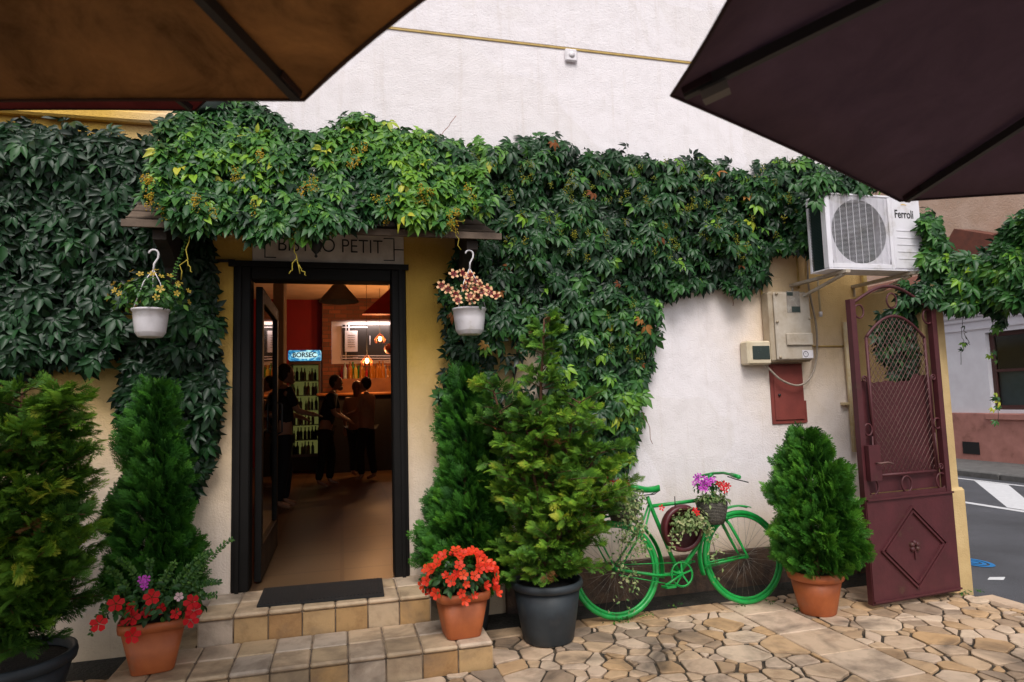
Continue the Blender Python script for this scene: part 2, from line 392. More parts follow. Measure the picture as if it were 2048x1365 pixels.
def clip(poly, px, py, nx, ny):
    out_ = []
    n = len(poly)
    for i in range(n):
        a = poly[i]; b = poly[(i+1) % n]
        da = (a[0]-px)*nx+(a[1]-py)*ny; db = (b[0]-px)*nx+(b[1]-py)*ny
        if da <= 0: out_.append(a)
        if (da < 0 < db) or (db < 0 < da):
            k = da/(da-db); out_.append((a[0]+(b[0]-a[0])*k, a[1]+(b[1]-a[1])*k))
    return out_
def crazy(mb, x0, x1, y0, y1, dens, rnd):
    pts = []
    tries = int((x1-x0)*(y1-y0)*dens*14)
    for _ in range(tries):
        p = (rnd.uniform(x0, x1), rnd.uniform(y0, y1))
        loc = fnoise(p[0]*1.1+5, p[1]*1.1)
        md = rnd.choice((.24,.19,.14,.095,.075))*(.88+loc*.5)*(9/dens)**.5
        if all((p[0]-q[0])**2+(p[1]-q[1])**2 > (md*.5+q[2]*.5)**2 for q in pts): pts.append((p[0], p[1], md))
    for i, p in enumerate(pts):
        poly = [(x0,y0),(x1,y0),(x1,y1),(x0,y1)]
        poly = [(max(min(a, p[0]+.7), p[0]-.7), max(min(b, p[1]+.7), p[1]-.7)) for a, b in poly]
        gap = rnd.uniform(.004, .011)
        for j, q in enumerate(pts):
            dx, dy = q[0]-p[0], q[1]-p[1]; d = math.hypot(dx, dy)
            if i == j or d > 1.1: continue
            k = .5+(p[2]**2-q[2]**2)/(2*d*d)*.8
            k = min(.85, max(.15, k))
            poly = clip(poly, p[0]+dx*k-dx/d*gap, p[1]+dy*k-dy/d*gap, dx/d, dy/d)
            if len(poly) < 3: break
        if len(poly) < 3: continue
        # knock the corners off and wobble the edges
        q2 = []
        n = len(poly)
        for a in range(n):
            A = Vector(poly[a-1]); B = Vector(poly[a]); Cc = Vector(poly[(a+1) % n])
            l1 = (A-B).length; l2 = (Cc-B).length
            c = min(.020, .25*min(l1, l2))
            if l1 > 1e-4 and l2 > 1e-4:
                q2 += [B+(A-B)*(c/l1), B+(A-B)*(c*.3/l1)+(Cc-B)*(c*.3/l2), B+(Cc-B)*(c/l2)]
                if l2 > .1: q2.append(B+(Cc-B)*(rnd.uniform(.4, .6))+(Vector(p[:2])-B).normalized()*rnd.uniform(-.002, .008))
        if len(q2) < 3: continue
        cen = sum(q2, Vector((0, 0)))/len(q2)
        h = rnd.uniform(-.003, .004); tl = (rnd.uniform(-.02, .02), rnd.uniform(-.02, .02))
        n = len(q2); vs = []
        for s, dz in ((1.0, -.03), (1.0, -.003), (None, 0)):
            for q in q2:
                dd = q-cen; r_ = q if s else cen+dd*max(.5, 1-.006/max(dd.length, .01))
                vs.append((r_.x, r_.y, h+dz+tl[0]*dd.x+tl[1]*dd.y))
        fs = []
        for r_ in (0, 1):
            fs += [(r_*n+k, r_*n+(k+1) % n, (r_+1)*n+(k+1) % n, (r_+1)*n+k) for k in range(n)]
        fs.append(tuple(2*n+k for k in range(n)))
        mb.add(vs, fs, 0, False, rnd.random())
fl = MB(); rr_ = random.Random(4)
crazy(fl, .9, 2.80, 2.2, 4.44, 15, rr_); crazy(fl, 3.20, 4.70, 2.2, 4.61, 15, rr_)
crazy(fl, -2.2, .9, 2.2, 3.97, 11, rr_); crazy(fl, -2.2, 4.7, -.5, 2.2, 8, rr_)
crazy(fl, -2.2, -1.3, 3.97, 4.61, 11, rr_)
y = -.5
while y < 4.60:                       # straight border of long slabs running from the street to the wall
    L = rr_.uniform(.28, .5); y2 = min(y+L, 4.61)
    fl.box((2.81, y+.004, -.03), (3.19, y2-.004, rr_.uniform(0, .004)), 0, rr_.choice((.55,.65,.75,.85)), bev=.006); y = y2
x = .9
while x < 2.80:
    L = rr_.uniform(.3, .55); x2 = min(x+L, 2.802)
    fl.box((x+.004, 4.45, -.03), (x2-.004, 4.615, rr_.uniform(0, .004)), 0, rr_.choice((.5,.2,.75,.3)), bev=.006); x = x2
tag(fl.build('flagstone_paving', M['flag']), kind='structure')

# ================================================================== street
g = MB(); g.box((4.75,-30,-.12),(11.08,40,-.035)); tag(g.build('road', M['asphalt']), kind='structure')
g = MB(); yy = -8
while yy < 4.1:
    L = rr_.uniform(.4,.6); g.box((4.71, yy+.004, -.11),(4.87, yy+L-.004, -.004), 0, rr_.choice((.8,.9,.7)), bev=.012); yy += L
tag(g.build('paving_edge', M['flag']), kind='structure')
g = MB(); g.box((8.50,-20,-.031),(8.62,30,-.030)); g.box((10.68,6,-.031),(10.77,30,-.030))
a1, a2 = 10.66, 8.66
g.add([(a1,8.5,-.0305),(a1,9.1,-.0305),(a2,6.95,-.0305),(a2,6.5,-.0305)], [(0,1,2,3)])
g.box((8.80,1.5,-.031),(8.9,6.72,-.0302))
tag(g.build('road_marking', M['paint']), kind='structure')
g = MB(); yy = -8
while yy < 30:
    g.box((11.09, yy, -.12), (11.26, yy+.99, .075), bev=.02); yy += 1.0
g.box((11.265,-8,-.1),(12.9,30,.07)); tag(g.build('pavement', M['kerb']), kind='structure')

# blue sprayed mark and litter on the road
mk = MB(); c = G(1948,1125,-.03)
for r0, r1 in ((.0,.035),(.055,.085),(.105,.14)):
    n = 28; vs = []
    for k in range(n):
        an = 2*math.pi*k/n; vs += [(c.x+r0*math.cos(an)*.9, c.y+r0*math.sin(an)*1.3, -.0295), (c.x+r1*math.cos(an)*.9, c.y+r1*math.sin(an)*1.3, -.0295)]
    mk.add(vs, [(2*k, 2*k+1, (2*k+3) % (2*n), (2*k+2) % (2*n)) for k in range(n)])
tag(mk.build('painted_mark', mat('blue_paint', (.02,.22,.55), .6), loc=(c.x,c.y,-.0295)), 'small bright blue ringed paint mark on the grey asphalt beside the pillar', 'paint mark')
lit = MB(); c = G(1992,1158,-.03)
lit.poly([(c.x-.09,c.y,-.03),(c.x+.02,c.y-.05,-.03),(c.x+.1,c.y+.0,-.03),(c.x-.02,c.y+.04,-.03)], (0,0,.006))
tag(lit.build('scrap_of_paper', M['paint'], loc=(c.x,c.y,-.03)), 'pale scrap of paper lying flat on the asphalt near the paving edge', 'litter')

# ================================================================== bistro building
bistro = thing('bistro_building', 'white stucco bistro with shade painted in ochre, an open dark doorway and climbing vines', 'building', (0, WY, 0))
xl, xr = P(464, 900, WY).x, P(816, 900, WY).x
ztop = P(640, 531, WY).z
wl = MB()
def wallbox(mb, x0, x1, z0, z1): mb.box((x0, WY, z0), (x1, WY+.28, z1))
wallbox(wl, -7, xl, -.1, 7.5); wallbox(wl, xr, 4.75, -.1, 7.5); wallbox(wl, xl, xr, ztop, 7.5); wallbox(wl, xl, xr, -.1, .32)
wl.box((4.47,WY+.281,-.1),(4.75,20,7.5)); wl.box((-7,WY+.281,-.1),(-6.72,20,7.5))
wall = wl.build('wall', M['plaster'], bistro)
pl = MB(); pl.box((P(1250,1150,WY).x-1.0, WY-.035, -.1), (4.60, WY-.001, .285), bev=.01)
pl.build('plinth', M['plinth'], bistro)
lg = MB(); zl = P(1365,125,WY).z
lg.box((-7, WY-.009, zl-.008), (4.75, WY-.001, zl+.008)); lg.build('string_line', M['ochre'], bistro)
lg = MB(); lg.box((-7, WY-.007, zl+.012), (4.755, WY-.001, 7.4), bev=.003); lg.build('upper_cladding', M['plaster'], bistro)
zc = P(200,235,WY).z
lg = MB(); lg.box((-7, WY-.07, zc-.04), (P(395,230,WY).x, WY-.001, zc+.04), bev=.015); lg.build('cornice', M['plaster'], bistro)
rf = MB(); rf.box((-7.3,WY-.35,7.5),(5.0,20.3,7.7)); rf.build('roof', M['wood'], bistro)

# stub wall the gate hangs on
sw = MB(); sw.box((4.58,4.23,-.1),(4.81,WY-.002,2.46), bev=.02); sw.box((4.56,4.205,-.1),(4.835,4.5,.80), bev=.02)
tag(sw.build('gate_pillar', mat('cream_pillar_stucco', (.60,.44,.22), .85, (.50,.35,.16), 4, .5, 75, dirt=(.36,.24,.12), bdist=.01), loc=(4.64,4.2,0)), 'cream stucco gate pillar at the end of the wall beside the street', 'pillar')

# door frame, leaf
zt = .325
fy0, fy1 = WY-.02, WY+.16
zi = P(640, 562, WY).z; xi0, xi1 = P(500,900,WY).x, P(786,900,WY).x
door = MB()
door.box((xl, fy0, zt), (xi0, fy1, ztop), bev=.008); door.box((xi1, fy0, zt), (xr, fy1, ztop), bev=.008)
door.box((xi0+.001, fy0+.003, zi), (xi1-.001, fy1-.003, ztop-.001), bev=.008)
door.box((xl+.03, fy0-.025, zt), (xl+.055, fy0-.001, ztop-.02)); door.box((xr-.055, fy0-.025, zt), (xr-.03, fy0-.001, ztop-.02))
door.box((xl-.03, fy0-.03, ztop-.03),(xr+.02, fy0-.001, ztop+.012))
doorf = door.build('door_frame', M['door_wood'], bistro)
doorf['label'] = 'black wooden frame of the open bistro doorway'
lf = MB(); lx = xi0+.01; yA, yB = fy1+.02, 6.45
for (za, zb, ya, yb) in ((zt+.01, zi-.02, yA, yA+.10), (zt+.01, zi-.02, yB-.10, yB), (zt+.01, zt+.26, yA+.1, yB-.1), (zi-.13, zi-.02, yA+.1, yB-.1)):
    lf.box((lx, ya, za), (lx+.05, yb, zb), bev=.004)
leaf = lf.build('door_leaf', M['door_wood'], bistro); leaf['label'] = 'black glazed door leaf swung open into the bistro'
lf = MB(); lf.box((lx+.02, yA+.09, zt+.25), (lx+.028, yB-.09, zi-.12)); lf.build('pane', glass('door_glass'), leaf)
lf = MB(); lf.tube([(lx+.05,yB-.06,1.35),(lx+.09,yB-.06,1.37),(lx+.09,yB-.06,1.62),(lx+.05,yB-.06,1.64)], .009); lf.build('handle', M['black'], leaf)
# awning rod end left of the frame
rd = MB(); rd.tube([P(432,522,WY-.03), P(470,522,WY-.03)], .012); rd.build('hinge_rod', M['black'], bistro)

# porch roof
yF = 4.46
a = P(246,440,yF); b = P(1000,459,yF); zF = (P(640,458,yF).z)
xa, xb = a.x, b.x
xA, xB = P(275,405,WY).x+.05, P(925,418,WY).x
zB = zF+.34
pr = MB()
pr.add([(xa,yF,zF),(xb,yF,zF),(xB,WY-.002,zB),(xA,WY-.002,zB),(xa,yF,zF-.035),(xb,yF,zF-.035),(xB,WY-.002,zB-.03),(xA,WY-.002,zB-.03)],
       [(0,1,2,3),(0,4,5,1),(4,7,6,5),(1,5,6,2),(0,3,7,4),(3,2,6,7)])
for k in range(4):
    f = (k+.5)/4
    pr.bar((xa+(xA-xa)*f, yF+(WY-yF)*f-.003, zF+.34*f+.004), (xb+(xB-xb)*f, yF+(WY-yF)*f-.003, zF+.34*f+.004), .012, .008)
pr.bar((xa-.005,yF-.012,zF-.012),(xb+.005,yF-.012,zF-.012),.022,.045)
porch = pr.build('porch_roof', M['woodroof'], bistro)
for bx in (xa+.20, xb-.20):
    br = MB(); w = .04
    br.poly([(bx-w, WY-.004, zF+.22),(bx-w, yF+.03, zF-.036),(bx-w, yF+.03, zF-.10),(bx-w, yF+.16, zF-.13),(bx-w, WY-.20, zF-.22),(bx-w, WY-.12, zF-.40),(bx-w, WY-.004, zF-.44)], (2*w,0,0))
    br.build('bracket', M['darkwood'], porch)

# sign
sg = thing('shop_sign', 'white sign board lettered bistro petit above the open door', 'sign', P(656,496,WY-.02))
y_s = WY-.02
s0, s1 = P(505,463,y_s), P(808,526,y_s)
q = MB(); q.box((s0.x, y_s, P(656,527,y_s).z), (s1.x, WY-.004, P(656,440,y_s).z), bev=.003); q.build('board', mat('sign_board', (.78,.72,.64), .6, (.5,.43,.36), 6), sg)
mL = mat('sign_letter_black', (.012,.012,.012), .5)
cz = (P(656,496,y_s).z)
def bline(mb, x0, z0, x1, z1, w=.007): 
    mb.box((min(x0,x1)-w/2, y_s-.004, min(z0,z1)-w/2), (max(x0,x1)+w/2, y_s-.0005, max(z0,z1)+w/2))
xs0, xs1 = P(530,496,y_s).x, P(788,496,y_s).x; hz = .085
for sx_, ed_, dr_ in ((xs0, s0.x, 1), (xs1, s1.x, -1)):
    q = MB(); bline(q, sx_, cz-hz, sx_, cz+hz)
    for dz in (hz, -hz): bline(q, sx_+.008*dr_, cz+dz, sx_+.075*dr_, cz+dz)
    bline(q, ed_+.005*dr_, cz, sx_-.008*dr_, cz); q.build('bracket_line', mL, sg)
xm = (P(556,496,y_s).x+P(764,496,y_s).x)/2; wd = P(764,496,y_s).x-P(556,496,y_s).x
tx = text_mesh('lettering', 'BISTRO PETIT', .15, mL, sg, (xm, y_s-.003, cz+.012), FACE_Y, .002, -.0015)
wx = max(v.co.x for v in tx.data.vertices)-min(v.co.x for v in tx.data.vertices)
k = wd/wx
for v in tx.data.vertices:
    v.co.x = (v.co.x-(xm-sg.location.x))*k+(xm-sg.location.x)

# lantern hanging at the sign (dark drop seen in front of the letters)
ln = thing('porch_lantern', 'small dark iron drop lantern hanging in front of the sign letters', 'lantern', P(632,496,4.62))
lc = P(632,492,4.62)
q = MB(); q.lathe([(.002,-.085),(.012,-.075),(.006,-.06),(.028,-.035),(.045,.0),(.045,.02),(.02,.045),(.006,.06)], lc, 16); q.build('lamp_body', M['black'], ln)
q = MB(); q.tube([lc+Vector((0,0,.06)), (lc.x,lc.y,zF-.035)], .004); q.build('chain', M['black'], ln)

# ================================================================== steps
def tiled(name, x0, x1, y0, y1, z0, z1, n, rows, rnd, parent):
    mb = MB(); mb.box((x0+.012, y0+.012, z0), (x1-.012, y1, z1-.008), 1)
    tw = (x1-x0)/n; yt = y0-.012
    ds = (y1-yt)/rows
    for i in range(n):
        a, b = x0+i*tw, x0+(i+1)*tw
        for j in range(rows):
            dy = rnd.uniform(-.002, .002)
            mb.box((a+.003, yt+j*ds+(.0 if j == 0 else .003), z1-.028), (b-.003, yt+(j+1)*ds-.003, z1+rnd.uniform(-.0015, .0015)), 0, rnd.choice((.55,.62,.7,.78,.85,.95)), bev=.010)
        t = rnd.choice((.05,.2,.3,.45,.5,.6,.95))
        mb.box((a+.004, y0+rnd.uniform(-.002,.001), z0), (b-.004, y0+.011, z1-.033), 0, t, bev=.004)
    m_ = 3
    for j in range(m_):
        ya, yb = y0+(y1-y0)*j/m_, y0+(y1-y0)*(j+1)/m_
        for xx, sg_ in ((x1, 1), (x0, -1)):
            mb.box((xx-.011*sg_, ya+.004, z0), (xx+.002*sg_, yb-.004, z1-.033), 0, rnd.choice((.3,.5,.6,.8)), bev=.003)
    return mb.build(name, [M['tile'], M['tilegrout']], parent)
steps = thing('entrance_steps', 'two tiled tan stone steps leading up to the open door', 'steps', (-.15, 4.1, 0))
rs = random.Random(8)
tiled('lower_step', -1.24, .88, 3.99, 4.48, -.02, .155, 10, 2, rs, steps)
tiled('upper_step', -.86, .57, 4.49, 4.995, .0, .325, 7, 2, rs, steps)
q = MB(); q.box((-1.24,4.485,-.02),(-.875,4.9,.145)); q.build('side_block', M['tile'], steps)

mt = MB()
zm = .3265
mt.poly([(-.53,4.57,zm),(.27,4.53,zm),(.28,4.965,zm),(-.53,4.99,zm)], (0,0,.012))
for k in range(32):
    xx = -.515+k*.0245; mt.box((xx,4.585,zm+.0122),(xx+.012,4.96,zm+.0152))
tag(mt.build('door_mat', mat('black_rubber', (.012,.013,.014), .75, bumps=.5, bscale=150), loc=(-.13,4.77,.3265)), 'flat black rubber door mat on the top step', 'door mat')
# ================================================================== foliage templates
def leaflet(L, W, ang, droop=.25, fold=.22, ox=0, oy=0, y0=.08, roll=0.):
    # along -Y rotated by ang in XY plane
    pr = [(0, 0, 0), (-.36, .28, 0), (.36, .28, 0), (0, .3, -.05), (-.40, .58, 0), (.40, .58, 0), (0, .62, -.05), (0, 1.0, 0)]
    vs = []
    ca_, sa_ = math.cos(ang), math.sin(ang)
    for (x, y, z) in pr:
        yy = y0+y*L; xx = x*W
        zz = abs(x)*W*fold*2 - droop*L*(y**2)*.5
        vs.append((ox+xx*ca_+yy*sa_, oy+xx*sa_-yy*ca_, zz))
    fs = [(0,1,3),(0,3,2),(1,4,6),(1,6,3),(3,6,5),(3,5,2),(4,7,6),(6,7,5)]
    return vs, fs
def join(parts):
    V = []; Fc = []
    for v, f in parts:
        b = len(V); V += v; Fc += [tuple(i+b for i in q) for q in f]
    return np.array(V), np.array(Fc)
def creeper(seed, n=5):
    r = random.Random(seed); ps = []
    angs = {5: (-88, -42, 0, 40, 86), 3: (-50, 0, 48)}[n]; Ls = {5: (.070, .100, .118, .100, .068), 3: (.095, .125, .095)}[n]
    for a, L in zip(angs, Ls):
        L *= r.uniform(.88, 1.1)
        ps.append(leaflet(L, L*.52, R(a+r.uniform(-9, 9)), r.uniform(.3, 1.0), r.uniform(.1, .45), y0=.014))
    st = ([(0,0,0),(.003,0,0),(.003,.05,-.03),(0,.05,-.03)], [(0,1,2),(0,2,3)])
    return join(ps+[st])
CREEP = [creeper(1), creeper(2), creeper(3), creeper(4), creeper(5, 3)]
simple = join([leaflet(1.0, .62, 0, .35, .25, y0=.05)])
def thuja(seed, n=6, open_=.8, sub=True):
    r = random.Random(seed); V = []; Fc = []
    def blade(x, y, a, L, w, zc=0):
        dx, dy = math.sin(a), math.cos(a); nx, ny = dy, -dx; b = len(V)
        for t, s in ((0, .5), (.55, 1), (1, .25)):
            px, py = x+dx*L*t, y+dy*L*t; z = -.22*py*py+zc-.12*t*L
            V.append((px-nx*w*s*.8, py-ny*w*s*.8, z)); V.append((px+nx*w*s*.8, py+ny*w*s*.8, z+.012))
        Fc.append((b, b+1, b+3, b+2)); Fc.append((b+2, b+3, b+5, b+4))
    blade(0, 0, 0, 1.0, .022)
    for i in range(n):
        t = .1+.82*i/n; L = (.50*(1-t)+.16)*r.uniform(.8, 1.2)
        for s in (-1, 1):
            a = s*R(r.uniform(30, 50))*open_; z = r.uniform(-.05, .08)
            y = t+.04*(s > 0); blade(0, y, a, L, .030, z)
            if sub and L > .25:
                for q in (.35, .62):
                    blade(math.sin(a)*L*q, y+math.cos(a)*L*q, a-s*R(38), L*.42, .024, z)
                    blade(math.sin(a)*L*q, y+math.cos(a)*L*q, a+s*R(32), L*.36, .024, z)
    V = np.array(V); return V, np.array(Fc), (V[:, 1].clip(0, 1.1))
THU = [thuja(1), thuja(2), thuja(3, 5, 1.1), thuja(4, 7, .7)]

def frames(nrm, down):
    n = nrm/np.linalg.norm(nrm, axis=1, keepdims=True)
    y = -down; y = y-n*np.sum(y*n, 1, keepdims=True); y /= np.linalg.norm(y, axis=1, keepdims=True)+1e-9
    x = np.cross(y, n)
    return np.stack([x, y, n], axis=2)
def inpoly(poly, x, y):
    c = False; j = len(poly)-1
    for i in range(len(poly)):
        xi, yi = poly[i]; xj, yj = poly[j]
        if (yi > y) != (yj > y) and x < (xj-xi)*(y-yi)/(yj-yi)+xi: c = not c
        j = i
    return c
def area(poly): return abs(sum(poly[i-1][0]*poly[i][1]-poly[i][0]*poly[i-1][1] for i in range(len(poly))))/2

M['creeper'] = leaf_mat('creeper_leaf', [(0, (.002,.009,.003)), (.2, (.006,.028,.009)), (.38, (.017,.070,.018)), (.55, (.042,.138,.026)), (.72, (.10,.245,.024)), (.88, (.20,.37,.025)), (1, (.42,.42,.04))], .42, .36, .16)
M['berry'] = leaf_mat('creeper_flower', [(0, (.16,.22,.03)), (.5, (.40,.36,.03)), (1, (.60,.36,.03))], .6, .3, .2)
M['stem'] = mat('vine_stem', (.06,.04,.028), .8, (.03,.02,.015), 20, .4, 80)
M['redstem'] = mat('red_young_stem', (.30,.08,.03), .6, (.18,.06,.03), 20)

def vine(name, parent, poly, n, ysurf, thick, size=(.8, 1.15), face=(0, -1, .35), tint=.38, tvar=.16, dens=None, yellow=None, seed=0, jit=.38, inner=.45, mt=None):
    r = random.Random(seed); xs = [p[0] for p in poly]; ys = [p[1] for p in poly]
    buckets = [([], [], [], []) for _ in CREEP]
    cnt = 0; tries = 0
    while cnt < n and tries < n*30:
        tries += 1
        px, py = r.uniform(min(xs), max(xs)), r.uniform(min(ys), max(ys))
        fringe = r.random() < .012
        if fringe:                                        # young leaves straying past the edge
            k_ = r.randrange(len(poly)); f_ = r.random(); A_, B_ = poly[k_-1], poly[k_]
            px = A_[0]+(B_[0]-A_[0])*f_+r.gauss(0, 4); py = A_[1]+(B_[1]-A_[1])*f_+r.gauss(0, 5)
        elif not inpoly(poly, px, py): continue
        if not fringe and dens and r.random() > dens(px, py): continue
        cl = fnoise(px/85.+seed, py/85.)                  # clumps that stand forward or fall back
        cl2 = fnoise(px/30.+seed*3, py/30.)
        d = r.random()
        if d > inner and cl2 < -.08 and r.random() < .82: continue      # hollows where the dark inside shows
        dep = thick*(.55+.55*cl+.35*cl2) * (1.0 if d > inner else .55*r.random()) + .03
        y = ysurf(px, py)-max(.02, dep)-r.uniform(-.02, .03)
        p = P(px, py, y)
        nv = Vector(face)+Vector((r.gauss(0, jit), r.gauss(0, jit*.7), r.gauss(0, jit)))
        dn = Vector((r.gauss(0, .5), -.35, -1+r.gauss(0, .25)))
        if fringe: dn = Vector((r.gauss(0, 1), -.2, r.gauss(.1, .8)))
        k = r.randrange(len(CREEP)) if r.random() < .8 else 0
        s = r.uniform(*size)*(1.0+.12*cl)
        t = tint+tvar*r.gauss(0, .6)+.12*cl
        if d < inner: t = t*.55-.02  # inner leaves tinted darker, painting extra shade into the gaps
        if yellow: t += yellow(px, py, r)
        B = buckets[k]; B[0].append(tuple(p)); B[1].append(tuple(nv)); B[2].append(tuple(dn)); B[3].append((s, min(1, max(0, t))))
        cnt += 1
    V = []; Fc = []; T = []; b = 0
    for (tv, tf), B in zip(CREEP, buckets):
        if not B[0]: continue
        Fm = frames(np.array(B[1]), np.array(B[2]))*np.array([q[0] for q in B[3]])[:, None, None]
        v = (np.einsum('nij,vj->nvi', Fm, tv)+np.array(B[0])[:, None, :]).reshape(-1, 3)
        f = (tf[None]+(np.arange(len(B[0]))*len(tv))[:, None, None]).reshape(-1, 3)+b
        V.append(v); Fc.append(f); T.append(np.repeat([q[1] for q in B[3]], len(tv))); b += len(v)
    V = np.concatenate(V); Fc = np.concatenate(Fc); T = np.concatenate(T)
    return scatter(name, V, Fc, [np.eye(3)], [(0, 0, 0)], [0.0], mt or M['creeper'], parent, extra=T)
def blobs(name, parent, pts, rnd, mt, rad=.03, each=22, dot=.0042, tint=(.2, .9)):
    oc = [(1,0,0),(-1,0,0),(0,1,0),(0,-1,0),(0,0,1),(0,0,-1)]
    of = [(0,2,4),(2,1,4),(1,3,4),(3,0,4),(2,0,5),(1,2,5),(3,1,5),(0,3,5)]
    L = []; T = []; S = []
    for p in pts:
        tt = rnd.uniform(*tint)
        for _ in range(each):
            v = Vector((rnd.gauss(0, 1), rnd.gauss(0, 1), rnd.gauss(0, 1))).normalized()*rad*rnd.random()**.4
            L.append((p[0]+v.x, p[1]+v.y, p[2]+v.z*1.3)); T.append(min(1, max(0, tt+rnd.gauss(0, .1)))); S.append(dot*rnd.uniform(.6, 1.4))
    return scatter(name, oc, of, np.eye(3)[None]*np.array(S)[:, None, None], L, T, mt, parent)
def wander(a, b, rnd, n=10, amp=.04):
    a = Vector(a); b = Vector(b)
    return [a.lerp(b, i/n)+Vector((rnd.gauss(0, amp), rnd.gauss(0, amp*.4), rnd.gauss(0, amp)))*(0 if i in (0, n) else 1) for i in range(n+1)]

rv = random.Random(21)
# --- creeper on the wall right of the door
V1 = thing('climbing_vine', 'dark green creeper covering the white wall from the door to the air conditioner', 'vine', P(1120,1180,WY-.05))
RP = [(850,262),(930,285),(1000,290),(1060,285),(1090,268),(1180,305),(1240,300),(1300,322),(1400,318),(1450,335),(1500,345),(1560,312),(1620,318),(1740,372),(1660,388),(1652,470),(1600,490),(1545,500),(1530,560),(1480,588),(1440,560),(1400,575),(1340,590),(1318,600),(1306,690),(1290,745),(1278,842),(1258,925),(1240,945),(1180,950),(1100,960),(1000,940),(930,900),(880,820),(888,740),(905,680),(880,600),(900,540),(925,500),(940,470),(900,430),(850,400)]
def rdens(px, py):
    d = 1.0
    if 985 < px < 1110 and 660 < py < 830: d = .10
    elif 880 < px < 985 and 480 < py: d = .45
    if 1110 < px < 1230 and 600 < py < 760: d = .8
    return d
def ryel(px, py, r):
    q = 0
    if py < 360 and r.random() < .12: q += .2
    if r.random() < .035: q += .35
    if px > 1255 and py > 780: q += .18
    if 850 < px < 980 and 280 < py < 460: q += .22
    if px > 1150 and 600 < py: q += .10
    return q
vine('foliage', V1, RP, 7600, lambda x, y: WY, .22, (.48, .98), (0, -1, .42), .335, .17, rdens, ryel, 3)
q = MB()
for (a_, b_, rr0) in (((1150,1190),(1130,700),.014),((1130,700),(1300,360),.01),((1140,720),(950,520),.009),((1180,600),(1560,400),.009),((1220,640),(1260,880),.006),((1015,1000),(1040,520),.012)):
    q.tube(wander(P(a_[0],a_[1],WY-.03), P(b_[0],b_[1],WY-.04), rv, 12, .03), rr0, 6)
q.build('stem', M['stem'], V1)
M['dryleaf'] = leaf_mat('dry_leaf', [(0, (.10,.03,.015)), (.5, (.28,.10,.03)), (1, (.42,.26,.06))], .7, .2, .2)
vine('withered_leaves', V1, RP, 24, lambda x, y: WY, .30, (.4, .75), (0, -1, .42), .45, .3, None, None, 61, inner=0, mt=M['dryleaf'])
bl = []
for _ in range(150):
    px, py = rv.uniform(900, 1640), rv.uniform(300, 560)
    if inpoly(RP, px, py) and py < 520: bl.append(P(px, py, WY-rv.uniform(.2, .32)))
for _ in range(20): bl.append(P(rv.uniform(1180,1290), rv.uniform(600,720), WY-rv.uniform(.15, .25)))
blobs('flower_cluster', V1, bl, rv, M['berry'], .03, 22, .0045, (.0, .45))
q = MB()                                       # wiry end tendrils
for (a_, b_) in (((1275,800),(1305,888)),((1285,730),(1268,850)),((1085,300),(1075,270)),((1465,580),(1466,612)),((880,270),(912,232))):
    q = MB(); q.tube(wander(P(a_[0],a_[1],WY-.1), P(b_[0],b_[1],WY-.1), rv, 7, .012), .0025, 4); q.build('tendril', M['redstem'], V1)

M['ytendril'] = leaf_mat('yellow_tendril', [(0,(.45,.36,.05)),(1,(.45,.36,.05))], .6, .3, .1)
# --- big mound over the porch roof
V2 = thing('climbing_vine', 'bright green creeper mound heaped over the little porch roof', 'vine', P(640,440,WY-.1))
AP = [(330,245),(395,200),(455,192),(500,200),(545,228),(585,262),(640,268),(680,240),(715,228),(745,240),(800,262),(860,272),(930,300),(960,340),(985,400),(962,428),(925,408),(905,430),(880,452),(858,440),(835,452),(800,420),(760,430),(735,445),(700,450),(655,448),(640,462),(600,472),(560,448),(520,478),(470,458),(430,455),(380,458),(345,425),(318,395),(295,390),(300,330)]
def ay(px, py):
    k = min(1, max(0, (py-215)/215.0)); return WY-.02-.50*k**.8
def ayel(px, py, r):
    q = 0
    if 640 < px < 860 and 235 < py < 330: q += .20
    if 800 < px < 960 and 330 < py < 450: q += .20
    if 300 < px < 560 and 260 < py < 380 and r.random() < .5: q += .17
    if r.random() < .06: q += .3
    return q
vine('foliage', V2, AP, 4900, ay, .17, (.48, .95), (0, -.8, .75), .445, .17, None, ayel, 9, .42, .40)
bl = [P(a_, b_, 4.32) for a_, b_ in ((402,415),(425,420),(392,400),(860,380),(838,385),(838,392),(905,445),(912,455),(900,440),(760,400),(770,432),(285,365),(300,372),(620,380),(635,360),(505,425),(580,470),(700,330),(725,300),(520,310),(655,470),(470,355),(940,390),(300,400),(320,425))]
bl2 = [b_+Vector((rv.gauss(0,.03), rv.gauss(0,.02), rv.gauss(0,.03))) for b_ in bl for _ in range(2)]
blobs('flower_cluster', V2, bl2, rv, M['berry'], .032, 26, .005, (.55, 1.0))
q = MB()
for (a_, b_) in (((588,480),(600,548)),((596,520),(578,548)),((598,530),(612,552)),((905,440),(922,500)),((380,470),(362,560)),((372,520),(384,545)),((900,455),(918,470)),((902,450),(930,440))):
    q = MB(); q.tube(wander(P(a_[0],a_[1],4.38), P(b_[0],b_[1],4.38), rv, 6, .008), .0035, 4); q.build('tendril', M['ytendril'], V2)
q = MB()
for k in range(6):
    x0 = 330+k*110; q.tube(wander(P(x0,330,WY-.1), P(x0+100,400,4.58), rv, 8, .03), .008, 5)
q.build('stem', M['stem'], V2)

